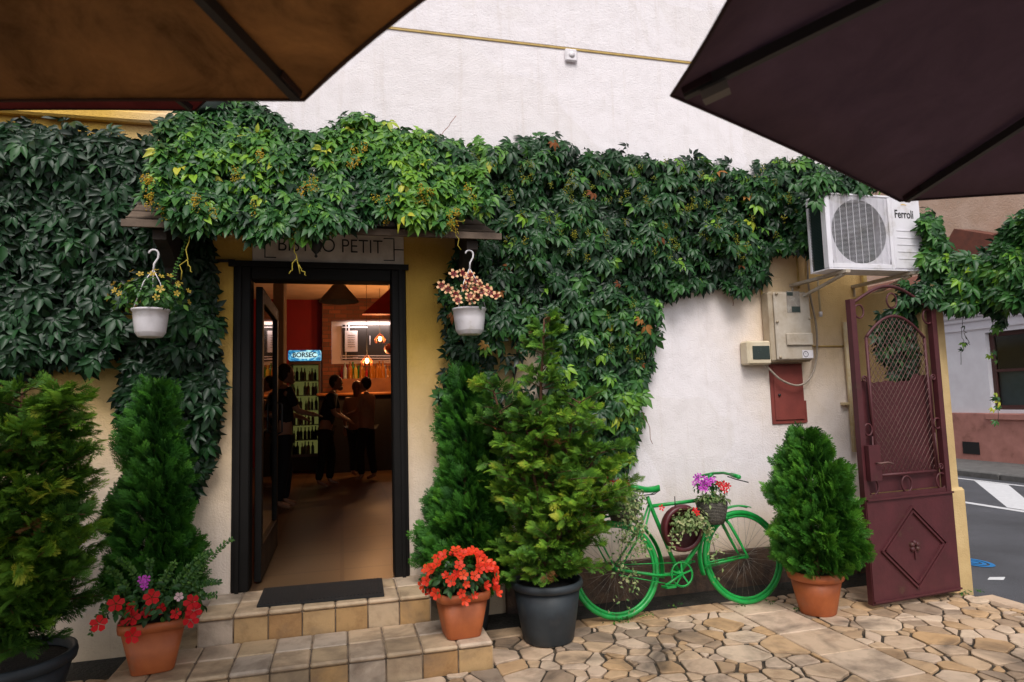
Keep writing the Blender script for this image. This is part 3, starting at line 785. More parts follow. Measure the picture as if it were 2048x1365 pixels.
# --- shaded creeper at the left, part of its shade put into a darker leaf tint
V3 = thing('climbing_vine', 'deep shaded creeper on the wall at the left with big drooping leaves', 'vine', P(150,760,WY-.05))
LP = [(-40,255),(60,242),(110,262),(150,238),(200,282),(225,262),(270,285),(330,268),(380,330),(400,430),(330,460),(270,480),(252,560),(244,655),(228,668),(212,700),(180,735),(140,712),(60,740),(-40,760)]
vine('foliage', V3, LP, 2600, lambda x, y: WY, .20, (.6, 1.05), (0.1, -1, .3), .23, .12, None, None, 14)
LC = [(268,470),(410,462),(424,540),(418,600),(436,640),(424,690),(440,760),(432,850),(410,930),(385,990),(340,985),(300,900),(262,840),(238,790),(262,730),(270,690),(290,600)]
vine('foliage', V3, LC, 1700, lambda x, y: WY, .16, (.6, 1.05), (0.2, -1, .2), .24, .10, None, None, 17)
LS = [(200,640),(262,640),(262,660),(300,700),(250,706),(215,690)]
vine('foliage', V3, LS, 30, lambda x, y: WY, .06, (.8, 1.0), (0.2, -1, .2), .12, .08, None, None, 19)
q = MB()
for (a_, b_, rr0) in (((335,1180),(345,500),.016),((345,620),(120,420),.01),((120,700),(60,330),.01)):
    q.tube(wander(P(a_[0],a_[1],WY-.03), P(b_[0],b_[1],WY-.04), rv, 12, .03), rr0, 6)
q.build('stem', M['stem'], V3)

# --- creeper over the gate pillar, reaching out towards the street side
V4 = thing('climbing_vine', 'leafy green creeper arching from the gate pillar across the street view', 'vine', (4.64, 4.15, 2.45))
def gy(px, py):
    k = (px-1845)/205.0; return 4.45-.62*max(0, min(1.3, k))
GP = [(1846,428),(1870,424),(1884,470),(1895,500),(1925,520),(1965,505),(2000,485),(2020,440),(2050,420),(2110,400),(2110,600),(2040,608),(2020,600),(2000,612),(1975,604),(1940,618),(1905,612),(1870,600),(1848,588)]
vine('foliage', V4, GP, 1700, gy, .20, (.65, .95), (-.2, -1, .35), .48, .15, None, lambda a_,b_,r: .25 if r.random()<.12 else 0, 23)
vine('foliage', V4, [(1965,590),(2010,590),(2012,650),(1988,660),(1975,640)], 22, gy, .05, (.5,.75), (-.2,-1,.2), .55, .2, None, None, 25)
vine('foliage', V4, [(1975,650),(1995,660),(1992,730),(1998,810),(1990,850),(1982,800),(1978,720)], 14, gy, .02, (.3,.45), (-.2,-1,.2), .85, .2, None, None, 26)
vine('foliage', V4, [(1915,600),(1935,600),(1935,660),(1925,720),(1918,660)], 9, gy, .02, (.3,.42), (-.2,-1,.2), .6, .2, None, None, 27)
q = MB()
q.tube(wander((4.62,4.4,2.1), P(1900,600,4.3), rv, 6, .01), .022, 7); q.tube(wander(P(1880,610,4.3), P(2110,520,3.75), rv, 9, .02), .018, 7)
for (a_, b_) in (((1985,640),(1996,850)),((1925,640),(1922,730)),((1926,660),(1940,690))):
    q.tube(wander(P(a_[0],a_[1],gy(*a_)), P(b_[0],b_[1],gy(*a_)), rv, 8, .01), .0025, 4)
q.build('stem', M['stem'], V4)
vine('foliage', V4, [(1840,560),(1905,575),(1905,618),(1860,606),(1800,600)], 120, lambda x, y: 4.22, .10, (.5,.8), (-.2,-1,.35), .42, .15, None, None, 29)
vine('foliage', V1, [(1610,345),(1690,345),(1765,368),(1735,378),(1690,380),(1652,384),(1630,410)], 120, lambda x, y: 4.42, .05, (.6,.9), (-.1,-1,.4), .48, .15, None, None, 35)
vine('foliage', V1, [(1600,380),(1640,390),(1640,470),(1630,505),(1600,500)], 110, lambda x, y: 4.75, .14, (.6,.9), (-.1,-1,.4), .40, .15, None, None, 36)
# --- shoots behind the gate
V5 = thing('climbing_vine', 'dark leafy shoots hanging behind the wire mesh of the gate', 'vine', (4.3, 4.6, 1.9))
vine('foliage', V5, [(1762,620),(1850,610),(1868,690),(1845,745),(1790,752),(1755,700),(1750,650)], 260, lambda x, y: 4.37, .05, (.6,.9), (-.2,-1,.2), .25, .12, None, lambda a_,b_,r: .3 if r.random()<.15 else 0, 31)
vine('foliage', V5, [(1800,560),(1890,590),(1860,625),(1800,610)], 90, lambda x, y: 4.34, .06, (.5,.8), (-.2,-1,.2), .35, .14, None, None, 33)
q = MB(); q.tube(wander(P(1850,600,4.66), P(1800,745,4.66), rv, 8, .02), .007, 5); q.build('stem', M['stem'], V5)

# ================================================================== conifers
def con_mat(name, stops): return leaf_mat(name, stops, .55, .3, .22, 1.2)
M['thuja'] = con_mat('emerald_thuja', [(0, (.006,.026,.006)), (.35, (.018,.085,.012)), (.7, (.05,.19,.016)), (1, (.14,.36,.03))])
M['gold'] = con_mat('golden_cypress', [(0, (.014,.032,.008)), (.3, (.036,.110,.014)), (.6, (.095,.235,.022)), (.85, (.22,.40,.03)), (1, (.44,.47,.05))])
M['bark'] = mat('reddish_bark', (.16,.07,.035), .85, (.07,.035,.02), 30, .5, 60)
M['brown_spray'] = con_mat('browned_spray', [(0, (.10,.05,.02)), (1, (.28,.13,.04))])
def put_sprays(name, parent, pos, dirs, nrms, sizes, tints, material, grad=.28):
    pos = np.array(pos); d = np.array(dirs, float); d /= np.linalg.norm(d, axis=1, keepdims=True)
    Fm = frames_dir(d, np.array(nrms, float))*np.array(sizes)[:, None, None]
    k = np.arange(len(pos)) % len(THU); V = []; Fc = []; T = []; b = 0; tints = np.array(tints)
    for i, (tv, tf, ex) in enumerate(THU):
        s = k == i; n = int(s.sum())
        if not n: continue
        v = (np.einsum('nij,vj->nvi', Fm[s], tv)+pos[s][:, None, :]).reshape(-1, 3)
        Fc.append((tf[None]+(np.arange(n)*len(tv))[:, None, None]).reshape(-1, 4)+b)
        T.append((tints[s][:, None]+grad*(ex[None]-.5)).ravel().clip(0, 1)); V.append(v); b += len(v)
    return scatter(name, np.concatenate(V), np.concatenate(Fc), [np.eye(3)], [(0,0,0)], [0.], material, parent, extra=np.concatenate(T))
def frames_dir(d, n):
    n = n-d*np.sum(n*d, 1, keepdims=True); n /= np.linalg.norm(n, axis=1, keepdims=True)+1e-9
    x = np.cross(d, n); return np.stack([x, d, n], axis=2)

def cone_thuja(parent, c, h0, h1, prof, n, material, seed, size=(.06, .11), lump=.22, tint=.45, up=1.1):
    r = random.Random(seed); pos = []; dr = []; nr = []; sz = []; tt = []
    mx = max(prof(i/50) for i in range(51)); k = 0
    while k < n:
        t = r.random(); e = prof(t)
        if r.random() > e/mx: continue
        a = r.uniform(0, 2*math.pi); ox, oy = math.cos(a), math.sin(a)
        lm = 1+lump*fnoise(ox*1.6+seed, oy*1.6, t*(h1-h0)*4.2)*1.7
        lm2 = fnoise(ox*4+seed, oy*4, t*(h1-h0)*9)
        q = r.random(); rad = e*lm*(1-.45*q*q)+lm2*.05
        z = h0+(h1-h0)*t
        pos.append((c[0]+ox*rad, c[1]+oy*rad, z))
        u = up*(.6+t*.9)
        dr.append((ox+r.gauss(0,.4), oy+r.gauss(0,.4), u+r.gauss(0,.35)))
        fa = r.gauss(0, .9); nr.append((-oy+ox*fa+r.gauss(0,.25), ox+oy*fa+r.gauss(0,.25), r.gauss(.2,.35)))
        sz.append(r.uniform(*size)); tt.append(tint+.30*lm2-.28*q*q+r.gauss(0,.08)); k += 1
    put_sprays('foliage', parent, pos, dr, nr, sz, tt, material)
    q = MB(); pts = [(c[0]+.01*math.sin(i), c[1]+.01*math.cos(i*2), h0-.12+(h1-h0)*i*.1) for i in range(9)]
    q.tube(pts, [.028*(1-i*.1) for i in range(9)], 7); q.build('trunk', M['bark'], parent)
def limb_conifer(parent, c, zb, tops, limbs, prof, material, seed, size=(.07, .12), tint=.5, per=20, droop=.0, brown=.06):
    # several leaders, each with limbs carrying sprays
    r = random.Random(seed); pos = []; dr = []; nr = []; sz = []; tt = []; bp = ([], [], [], [])
    br = MB()
    for (tx, ty, tz, wgt) in tops:
        base = Vector((c[0], c[1], zb)); top = Vector((c[0]+tx, c[1]+ty, tz))
        line = [base.lerp(top, i/8)+Vector((r.gauss(0,.012), r.gauss(0,.012), 0))+Vector((tx,ty,0))*(-.15*math.sin(math.pi*i/8)) for i in range(9)]
        br.tube(line, [.02*(1-i/9)+.004 for i in range(9)], 6)
        for j in range(int(limbs*wgt)):
            t = r.random()**.85
            i = min(7, int(t*8)); p = line[i].lerp(line[i+1], t*8-i)
            a = r.uniform(0, 2*math.pi); L = prof((p.z-zb)/(tops[0][2]-zb))*r.uniform(.55, 1.12)*(1 if wgt == 1 else .8)
            L = max(.07, L); el = r.uniform(.15, .75)
            d = Vector((math.cos(a), math.sin(a), el)); d.normalize()
            pts = [p+d*L*s+Vector((0,0,-droop*L*s*s)) for s in (0, .35, .7, 1)]
            br.tube(pts, [.005, .004, .003, .0015], 4)
            lt = r.gauss(0, .10)+.22*fnoise(p.x*5+seed, p.y*5, p.z*5)
            isb = r.random() < brown
            side = Vector((-d.y, d.x, 0)).normalized()
            m_ = max(6, int(per*L/.35))
            for s in range(m_):
                f = .18+.82*(s+r.random())/m_
                q0 = p+d*L*f+Vector((0,0,-droop*L*f*f))
                sd_ = r.choice((-1, 1)); dd = d*.7+side*sd_*r.uniform(.2,1.0)+Vector((0,0,r.gauss(.15,.3)))
                T_ = bp if (isb and r.random() < .5) else None
                nn = Vector((r.gauss(0,.5), r.gauss(0,.5)-.3, 1+r.gauss(0,.3)))
                if r.random() < .4: nn = Vector((side.x+r.gauss(0,.3), side.y+r.gauss(0,.3), r.gauss(0,.4)))
                sc_ = r.uniform(*size)*(1.1-.35*f)
                if T_: T_[0].append(tuple(q0)); T_[1].append(tuple(dd)); T_[2].append(tuple(nn)); T_[3].append(sc_*.8)
                else:
                    pos.append(tuple(q0)); dr.append(tuple(dd)); nr.append(tuple(nn)); sz.append(sc_)
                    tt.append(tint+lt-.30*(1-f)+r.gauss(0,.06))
    put_sprays('foliage', parent, pos, dr, nr, sz, tt, material, .34)
    if bp[0]: put_sprays('browned_foliage', parent, *bp[:3], bp[3], [.5]*len(bp[0]), M['brown_spray'])
    br.build('trunk', M['bark'], parent)
    return len(pos)

M['terracotta'] = mat('terracotta_plastic', (.46,.125,.035), .55, (.36,.09,.026), 7, .12, 90, dirt=(.24,.10,.05))
M['darkpot'] = mat('dark_grey_pot', (.030,.040,.048), .55, (.018,.024,.03), 7, .12, 90, dirt=(.05,.05,.05))
M['potsoil'] = mat('potting_soil', (.02,.014,.01), .95, (.008,.006,.005), 40, .9, 60, bdist=.02)
def round_pot(parent, c, rt, rb, h, mt, rim=.035):
    q = MB()
    q.lathe([(.001,0),(rb*.96,0),(rb,.008),(rb+(rt-rb)*.45,h*.45),(rt-.012,h-rim),(rt-.012,h-rim),(rt+.004,h-rim+.004),(rt+.010,h-rim*.5),(rt+.004,h),(rt-.012,h+.002),(rt-.02,h-.01),(rt-.03,h-.045)], c, 40, 0)
    for zz in (.3, .55):
        pass
    q.lathe([(rt-.028,h-.05),(rt*.5,h-.035),(.001,h-.03)], c, 32, 1)
    return q.build('pot', [mt, M['potsoil']], parent)
# C: dense thuja right of the door
cc = (.87, 4.72)
T1 = thing('potted_conifer', 'dense dark green cone thuja just right of the doorway', 'conifer', (cc[0], cc[1], 0))
round_pot(T1, (cc[0], cc[1], 0), .17, .13, .27, M['darkpot'])
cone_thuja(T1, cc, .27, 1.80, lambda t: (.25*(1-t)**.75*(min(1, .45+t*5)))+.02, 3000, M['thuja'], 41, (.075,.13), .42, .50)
# B: thuja left of the door
cc = (-1.16, 4.63)
T2 = thing('potted_conifer', 'tall narrow cone thuja in shade left of the doorway', 'conifer', (cc[0], cc[1], .155))
round_pot(T2, (cc[0], cc[1], .16), .16, .12, .24, M['darkpot'])
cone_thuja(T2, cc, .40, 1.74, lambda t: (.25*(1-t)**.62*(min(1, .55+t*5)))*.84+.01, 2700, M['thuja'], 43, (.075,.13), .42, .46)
# E: bushy thuja in terracotta pot by the gate
cc = (3.34, 4.17)
T3 = thing('potted_conifer', 'stout bushy thuja in a round terracotta pot beside the maroon gate', 'conifer', (cc[0], cc[1], 0))
round_pot(T3, (cc[0], cc[1], .004), .185, .125, .30, M['terracotta'], .06)
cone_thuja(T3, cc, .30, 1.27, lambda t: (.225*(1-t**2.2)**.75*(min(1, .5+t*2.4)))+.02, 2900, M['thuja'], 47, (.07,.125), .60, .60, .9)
# D: big loose cypress in the dark pot
cc = (1.335, 4.32)
T4 = thing('potted_conifer', 'large loose yellow green cypress in a dark grey pot between door and bicycle', 'conifer', (cc[0], cc[1], 0))
round_pot(T4, (cc[0], cc[1], .004), .235, .17, .39, M['darkpot'], .05)
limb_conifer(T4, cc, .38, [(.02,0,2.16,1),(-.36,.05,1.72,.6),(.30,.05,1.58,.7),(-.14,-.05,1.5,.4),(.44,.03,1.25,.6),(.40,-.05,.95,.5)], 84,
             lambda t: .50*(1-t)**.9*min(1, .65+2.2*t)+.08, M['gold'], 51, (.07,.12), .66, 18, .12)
# A: bush at the far left
cc = (-1.70, 4.12)
T5 = thing('potted_conifer', 'broad golden cypress in a big dark tub at the left edge', 'conifer', (cc[0], cc[1], 0))
round_pot(T5, (cc[0], cc[1], -.02), .30, .21, .36, M['darkpot'], .06)
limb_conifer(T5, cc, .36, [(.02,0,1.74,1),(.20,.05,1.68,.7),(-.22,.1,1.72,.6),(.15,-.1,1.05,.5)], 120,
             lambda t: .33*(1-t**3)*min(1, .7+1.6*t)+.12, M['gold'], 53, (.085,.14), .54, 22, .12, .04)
# ================================================================== flowers and small plants
def flower_tpl(n=5, inner=.15, w=.62, cup=.25):
    V = []; Fc = []
    for k in range(n):
        a = 2*math.pi*k/n; b = len(V)
        for (r_, s_, z) in ((inner*.4, 0, 0), (.62, -w*.66, cup*.45), (1.0, -w*.42, cup), (1.02, w*.42, cup), (.62, w*.66, cup*.45)):
            x = r_*math.cos(a)-s_*math.sin(a); y = r_*math.sin(a)+s_*math.cos(a); V.append((x, y, z+.01*k/n))
        Fc += [(b, b+1, b+4), (b+1, b+2, b+3), (b+1, b+3, b+4)]
    return np.array(V), np.array(Fc)
FL5 = flower_tpl(); FL5b = flower_tpl(5, .1, .45, .15); FL8 = flower_tpl(8, .1, .42, .35)
def petal_mat(name, c1, c2, rough=.5): return leaf_mat(name, [(0, c1), (1, c2)], rough, .3, .3, 1.2)
M['smallleaf'] = leaf_mat('garden_leaf', [(0, (.010,.035,.010)), (.5, (.03,.11,.02)), (1, (.12,.26,.03))], .45, .4, .25)
M['varieg'] = leaf_mat('variegated_leaf', [(0, (.03,.08,.02)), (.4, (.09,.17,.05)), (.72, (.24,.32,.12)), (1, (.48,.47,.24))], .5, .3, .25)
M['red_orange'] = petal_mat('orange_red_petal', (.75,.035,.012), (.95,.10,.03))
M['red'] = petal_mat('crimson_petal', (.50,.004,.008), (.80,.012,.012))
M['purple'] = petal_mat('magenta_petal', (.42,.02,.42), (.70,.10,.62))
M['pink'] = petal_mat('pale_pink_petal', (.75,.45,.52), (.85,.6,.62))
def striped():
    m = leaf_mat('striped_petal', [(0, (.10,.01,.02)), (.45, (.28,.03,.03)), (.55, (.75,.42,.22)), (1, (.85,.55,.30))], .55, .3, .2, 1.1); return m
M['striped'] = striped()
M['yellowp'] = petal_mat('faded_yellow_petal', (.45,.30,.04), (.62,.45,.08))
def rvec(r, s=1.0): return Vector((r.gauss(0, s), r.gauss(0, s), r.gauss(0, s)))
def put(name, parent, tpl, items, mt, extra=None, smooth=False):
    # items: (pos, normal, down, scale, tint)
    Fm = frames(np.array([i[1] for i in items], float), np.array([i[2] for i in items], float))*np.array([i[3] for i in items])[:, None, None]
    return scatter(name, tpl[0], tpl[1], Fm, [i[0] for i in items], [i[4] for i in items], mt, parent, extra=extra, smooth=smooth)
def cushion(parent, c, rad, n, size, r, mt, name='foliage', sc=(1, 1, .7), droop=.4, tint=.5):
    it = []
    for _ in range(n):
        v = rvec(r).normalized(); 
        if v.z < -.35: v.z *= -.6
        q = r.random()**.45
        p = Vector((c[0]+v.x*rad*sc[0]*q, c[1]+v.y*rad*sc[1]*q, c[2]+v.z*rad*sc[2]*q))
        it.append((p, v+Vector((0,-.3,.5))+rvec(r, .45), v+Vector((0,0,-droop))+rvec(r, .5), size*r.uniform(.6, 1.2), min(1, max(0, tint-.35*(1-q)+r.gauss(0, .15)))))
    return put(name, parent, simple, it, mt)
def bloom(parent, c, rad, n, size, r, mt, name='flower', sc=(1, 1, .75), tpl=None, lo=.0, front=True, extra=None):
    it = []; acc = []; t = 0
    while len(it) < n and t < 4000:
        t += 1
        v = rvec(r).normalized()
        if v.z < lo or (front and v.y > .55): continue
        p = Vector((c[0]+v.x*rad*sc[0], c[1]+v.y*rad*sc[1], c[2]+v.z*rad*sc[2]))*1.0
        if any((p-a).length < size*1.25 for a in acc): continue
        acc.append(p)
        it.append((p, v+Vector((0,-.55,.25))+rvec(r, .2), rvec(r), size*r.uniform(.8, 1.15), r.random()))
    # every blossom a part of its own
    for q in it[:100]:
        put(name, parent, tpl or FL5, [q], mt, extra)
def square_pot(parent, c, rt, rb, h, rot=0):
    q = MB(); q.lathe([(.001,0),(rb,0),(rb+.004,.006),(rt-.006,h-.05),(rt-.006,h-.05),(rt+.008,h-.046),(rt+.012,h-.02),(rt+.010,h),(rt-.008,h+.002),(rt-.014,h-.008),(rt-.02,h-.03)], (0,0,0), 48, 0, sq=5.5)
    q.lathe([(rt-.02,h-.032),(rt*.5,h-.02),(.001,h-.015)], (0,0,0), 48, 1, sq=5.5)
    Rm = Matrix.Rotation(R(rot), 3, 'Z')
    q.v = [tuple(Rm @ Vector(v)+Vector(c)) for v in q.v]
    return q.build('pot', [M['terracotta'], M['potsoil']], parent)
ro = random.Random(77)
# red-orange impatiens right of the steps
c = Vector((.72, 4.17, .157))
F1 = thing('potted_flowers', 'terracotta square pot of orange red impatiens on the lower step right of the door', 'flower pot', c)
square_pot(F1, c, .155, .105, .275, 4)
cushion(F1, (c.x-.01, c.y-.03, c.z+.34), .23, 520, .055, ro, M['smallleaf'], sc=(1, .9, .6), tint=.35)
bloom(F1, (c.x-.01, c.y-.04, c.z+.33), .235, 34, .034, ro, M['red_orange'], sc=(1, .9, .80), lo=-.35)
bloom(F1, (c.x+.02, c.y-.05, c.z+.30), .20, 26, .027, ro, M['red_orange'], sc=(1.1, .95, 1.0), lo=-.2, tpl=flower_tpl(5, .1, .6, .55))
# crimson pot left
c = Vector((-1.03, 4.22, .157))
F2 = thing('potted_flowers', 'terracotta square pot of crimson and magenta flowers at the left end of the steps', 'flower pot', c)
square_pot(F2, c, .165, .105, .285, 8)
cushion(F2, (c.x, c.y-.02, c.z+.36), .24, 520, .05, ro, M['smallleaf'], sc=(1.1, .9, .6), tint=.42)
fl_pts = ((232,1208,0),(304,1195,0),(265,1235,0),(262,1215,1),(294,1225,1),(322,1218,1),(352,1228,1),(384,1205,0),(388,1222,0),(381,1240,0),(264,1272,0),(198,1248,0),(248,1252,2))
for (px, py, k) in fl_pts:
    p = P(px, py, c.y-.20+.03*k)
    put('flower', F2, FL5, [(p, Vector((ro.gauss(0,.3),-1,.35)), rvec(ro), .042*(1 if k == 0 else .7), ro.random())], M['red'])
for j in range(4): put('flower', F2, FL5b, [(P(286,1165,4.08)+rvec(ro,.014), Vector((0,-1,.4))+rvec(ro,.3), rvec(ro), .022, .8)], M['purple'])
put('flower', F2, FL5, [(P(358,1194,4.03), Vector((.1,-1,.3)), rvec(ro), .024, .8)], M['pink'])
# arching ferny sprays round it
def arching(parent, name, a, b, h, r, n=26, leaf=.03, mt=None, tint=.6, sag=0.0):
    a = Vector(a); b = Vector(b); st = MB(); pts = []
    for i in range(n+1):
        t = i/n; pts.append(a.lerp(b, t)+Vector((0,0,h*4*t*(1-t)-sag*t*t)))
    st.tube(pts, .0022, 4, 1)
    it = []
    for i in range(2, n+1):
        t = (pts[i]-pts[i-1]).normalized()
        for s in (-1, 1):
            for _ in range(2):
                side = t.cross(Vector((0, -1, .2))).normalized()*s
                it.append((pts[i]+rvec(r,.002), Vector((0,-1,.3))+rvec(r,.35), side+t*.6+rvec(r,.25), leaf*r.uniform(.7,1.15)*(1-.4*i/n), min(1,max(0,tint+r.gauss(0,.12)))))
    put(name, parent, simple, it, mt or M['smallleaf'])
    st.build('stalk', [M['stem'], M['smallleaf']], parent)
for (x0,y0,x1,y1,h) in ((250,1230,182,1268,.10),(270,1220,205,1235,.12),(300,1215,235,1120,.05),(330,1220,440,1165,.05),(340,1220,462,1078,.03),(330,1210,420,1105,.05),(330,1230,432,1190,.03),(345,1225,400,1130,.03),(290,1215,300,1120,.02),(262,1215,215,1140,.05),(310,1210,350,1125,.03)):
    arching(F2, 'frond', P(x0,y0,4.2), P(x1,y1,4.08), h, ro, 24, .034, tint=.55+.2*ro.random())

# hanging planters
def hanging(x, y, label, sc):
    # x,y: pixel of the pot's centre
    p = P(x, y, 4.50); c = Vector((p.x, p.y, p.z-.095))
    t = thing('hanging_planter', label, 'hanging pot', (p.x, p.y, p.z), 'white hanging pots under the porch roof')
    q = MB(); q.lathe([(.001,0),(.085,0),(.090,.006),(.108,.03),(.110,.034),(.122,.12),(.128,.178),(.136,.182),(.138,.196),(.128,.198),(.12,.185),(.115,.15)], c, 40, 0)
    q.lathe([(.118,.16),(.001,.17)], c, 24, 1)
    q.v = [(c.x+(v[0]-c.x)*sc, c.y+(v[1]-c.y)*sc, c.z+.19+(v[2]-c.z-.19)*(sc*.5+.5)) for v in q.v]
    q.build('pot', [M['white_plastic'], M['potsoil']], t)
    top = Vector((p.x+.01, p.y, P(x, 512, 4.5).z))
    for an in (100, 220, 340):
        q = MB(); e = c+Vector((.132*sc*math.cos(R(an)), .132*sc*math.sin(R(an)), .19))
        q.tube([e, e.lerp(top, .5), top-Vector((0,0,.09))], .0035, 5); q.build('hanger_wire', M['white_plastic'], t)
    q = MB(); hk = [top+Vector((0,0,-.10)), top+Vector((.004,0,-.05)), top+Vector((.026,0,-.012))]
    for an in range(0, 200, 25): hk.append(top+Vector((.0+.028*math.cos(R(an)), 0, .012+.028*math.sin(R(an)))))
    q.tube(hk, .0065, 6); q.tube([top+Vector((-.002,0,.04)), (top.x, top.y, zF-.04)], .0025, 4, 1); q.build('hook', [M['white_plastic'], M['black']], t)
    return t, c
H1, c = hanging(301, 651, 'white hanging pot of straggly yellowed petunias left of the door', .80)
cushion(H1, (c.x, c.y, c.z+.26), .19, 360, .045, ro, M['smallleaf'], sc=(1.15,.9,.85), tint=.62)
bloom(H1, (c.x-.02, c.y, c.z+.28), .20, 20, .024, ro, M['yellowp'], sc=(1.2,.9,.85), lo=-.2, tpl=FL5b)
arching(H1, 'trailing_shoot', P(340,570,4.5), P(372,480,4.45), .0, ro, 14, .022, tint=.8)
H2, c = hanging(939, 646, 'white hanging pot of striped peach petunias right of the door', .90)
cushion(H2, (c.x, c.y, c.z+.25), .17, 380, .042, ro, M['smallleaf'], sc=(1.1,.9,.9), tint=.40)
exs = np.tile([-.5, .0, .4, .4, .0], 5)
for (px, py) in ((908,550),(925,545),(942,548),(950,560),(960,570),(951,578),(965,585),(980,583),(990,590),(938,590),(918,600),(945,600),(885,574),(898,578),(930,575),(912,588),(955,592),(972,575),(934,560)):
    p = P(px+ro.uniform(-3,3), py+ro.uniform(-3,3), c.y-.13-ro.uniform(0,.05))
    put('flower', H2, FL5b, [(p, Vector((ro.gauss(0,.3),-1,.3+ro.gauss(0,.3))), rvec(ro), .037, .55)], M['striped'], extra=exs)

# ================================================================== bicycle
M['green'] = mat('green_bicycle_paint', (.010,.36,.065), .36, (.008,.26,.045), 16, .25, 60, spec=.5, dirt=(.05,.07,.03))
M['chrome'] = mat('dull_steel', (.30,.28,.25), .45, (.16,.12,.09), 30, metal=.8)
XR, XFW, YB = 1.935, 3.00, 4.49
lean = R(9)
bi = thing('bicycle', 'bright green painted old bicycle leaning on the white wall', 'bicycle', (2.4, YB, 0))
def B(s, h, w=0.0):      # along the bike, up, towards the viewer
    return Vector((XR+s, YB+h*math.sin(lean)-w*math.cos(lean), h*math.cos(lean)+w*math.sin(lean)))
HF = XFW-XR; RW = .335
def circ(s0, h0, r, n=48, a0=0, a1=360, w=0.0):
    full = abs(a1-a0) >= 360
    m_ = n if full else n+1
    return [B(s0+r*math.cos(R(a0+(a1-a0)*i/n)), h0+r*math.sin(R(a0+(a1-a0)*i/n)), w) for i in range(m_)]
for (s0, sp) in ((0, 0), (HF, 1)):
    q = MB(); q.tube(circ(s0, RW+.015, RW-.006), .019, 10, closed=True)
    wh = q.build('wheel', M['green'], bi)
    q = MB(); q.tube(circ(s0, RW+.015, RW-.032), .011, 8, closed=True); q.build('rim', M['green'], wh)
    q = MB()
    for k in range(32):
        a = R(360*k/32); tw = R(38)*(1 if k % 4 < 2 else -1); sd_ = .03*(1 if k % 2 else -1)
        q.tube([B(s0+.018*math.cos(a+tw), RW+.015+.018*math.sin(a+tw), sd_), B(s0+(RW-.035)*math.cos(a), RW+.015+(RW-.035)*math.sin(a), 0)], .0013, 3)
    q.build('spokes', M['chrome'], wh)
    q = MB(); q.tube([B(s0, RW+.015, -.055), B(s0, RW+.015, -.03), B(s0, RW+.015, .03), B(s0, RW+.015, .055)], [.012,.018,.018,.012], 10); q.build('hub', M['green'], wh)
ax = RW+.015
q = MB(); ST, HT, HB, BB = (.33,.80), (.885,.825), (.93,.665), (.50,.275)
q.tube([B(*BB), B(*ST), B(.318,.85)], .0155, 10)
q.tube([B(.34,.775), B(.89,.80)], .0145, 10); q.tube([B(*BB), B(.925,.69)], .016, 10)
q.tube([B(.882,.84), B(.938,.645)], .020, 10)
for w_ in (-1, 1):
    q.tube([B(0, ax, .058*w_), B(.30,.285,.05*w_), B(.48,.272,.03*w_)], .010, 8)
    q.tube([B(0, ax, .058*w_), B(.26,.64,.04*w_), B(.33,.785,.018*w_)], .008, 8)
q.tube([B(.50,.275,-.04), B(.50,.275,.04)], .024, 12)
q.build('frame', M['green'], bi)
q = MB()
for w_ in (-1, 1): q.tube([B(.94,.64,.02*w_), B(.955,.60,.05*w_), B(1.0,.50,.056*w_), B(HF-.012,ax+.03,.056*w_), B(HF, ax, .056*w_)], [.011,.013,.012,.009,.008], 8)
q.tube([B(.94,.645,-.055), B(.94,.645,.055)], .013, 8); q.build('fork', M['green'], bi)
q = MB()
q.tube([B(.882,.84), B(.868,.90), B(.86,.965)], .013, 8)
q.tube([B(.86,.965), B(.90,.985)], .012, 8)
hb = [B(.80,.955,-.27), B(.86,.985,-.18), B(.90,.99,-.06), B(.90,.99,.06), B(.88,.985,.16), B(.84,.965,.24), B(.82,.955,.27)]
hb = [B(.87,.975,-.16), B(.895,.985,-.09), B(.90,.99,0), B(.91,.985,.14), B(.90,.965,.26), B(.885,.945,.36)]
q.tube(hb, .0105, 8); hbo = q.build('handlebar', M['green'], bi)
q = MB(); q.tube([B(.90,.965,.26), B(.883,.942,.38)], .016, 10); q.build('grip', M['green'], hbo)
q = MB(); q.tube([B(.87,.975,-.12), B(.86,.972,-.165)], .016, 10); q.build('grip', M['green'], hbo)
q = MB(); q.tube([B(.915,.955,.18), B(.93,.93,.26), B(.925,.90,.42)], .0045, 6); q.build('brake_lever', M['black'], hbo)
# saddle
q = MB(); prof = [(-.145,.060,.012),(-.13,.085,.024),(-.09,.098,.020),(-.03,.075,.006),(.03,.042,-.004),(.09,.026,.0),(.12,.018,.006),(.13,.004,.004)]
vs = []; n = 12
for (s_, w_, z_) in prof:
    for k in range(n):
        a = 2*math.pi*k/n; vs.append(B(.30+s_, .905+z_+.020*math.sin(a)-(.018 if math.sin(a) < -.2 else 0)*abs(math.cos(a)), w_*math.cos(a)))
fs = [(i*n+k, i*n+(k+1) % n, (i+1)*n+(k+1) % n, (i+1)*n+k) for i in range(len(prof)-1) for k in range(n)]+[tuple(range(n-1,-1,-1)), tuple((len(prof)-1)*n+k for k in range(n))]
q.add(vs, fs, 0, True); sdl = q.build('saddle', M['green'], bi)
q = MB()
for w_ in (-.03, .03):
    q.tube([B(.18,.885,w_), B(.24,.858,w_), B(.36,.862,w_), B(.42,.888,w_*.4)], .004, 6)
    sp_ = [B(.205+.013*math.cos(k*1.1), .885-.0035*k, w_*1.6+.013*math.sin(k*1.1)) for k in range(16)]; q.tube(sp_, .003, 4)
q.build('saddle_spring', M['black'], sdl)
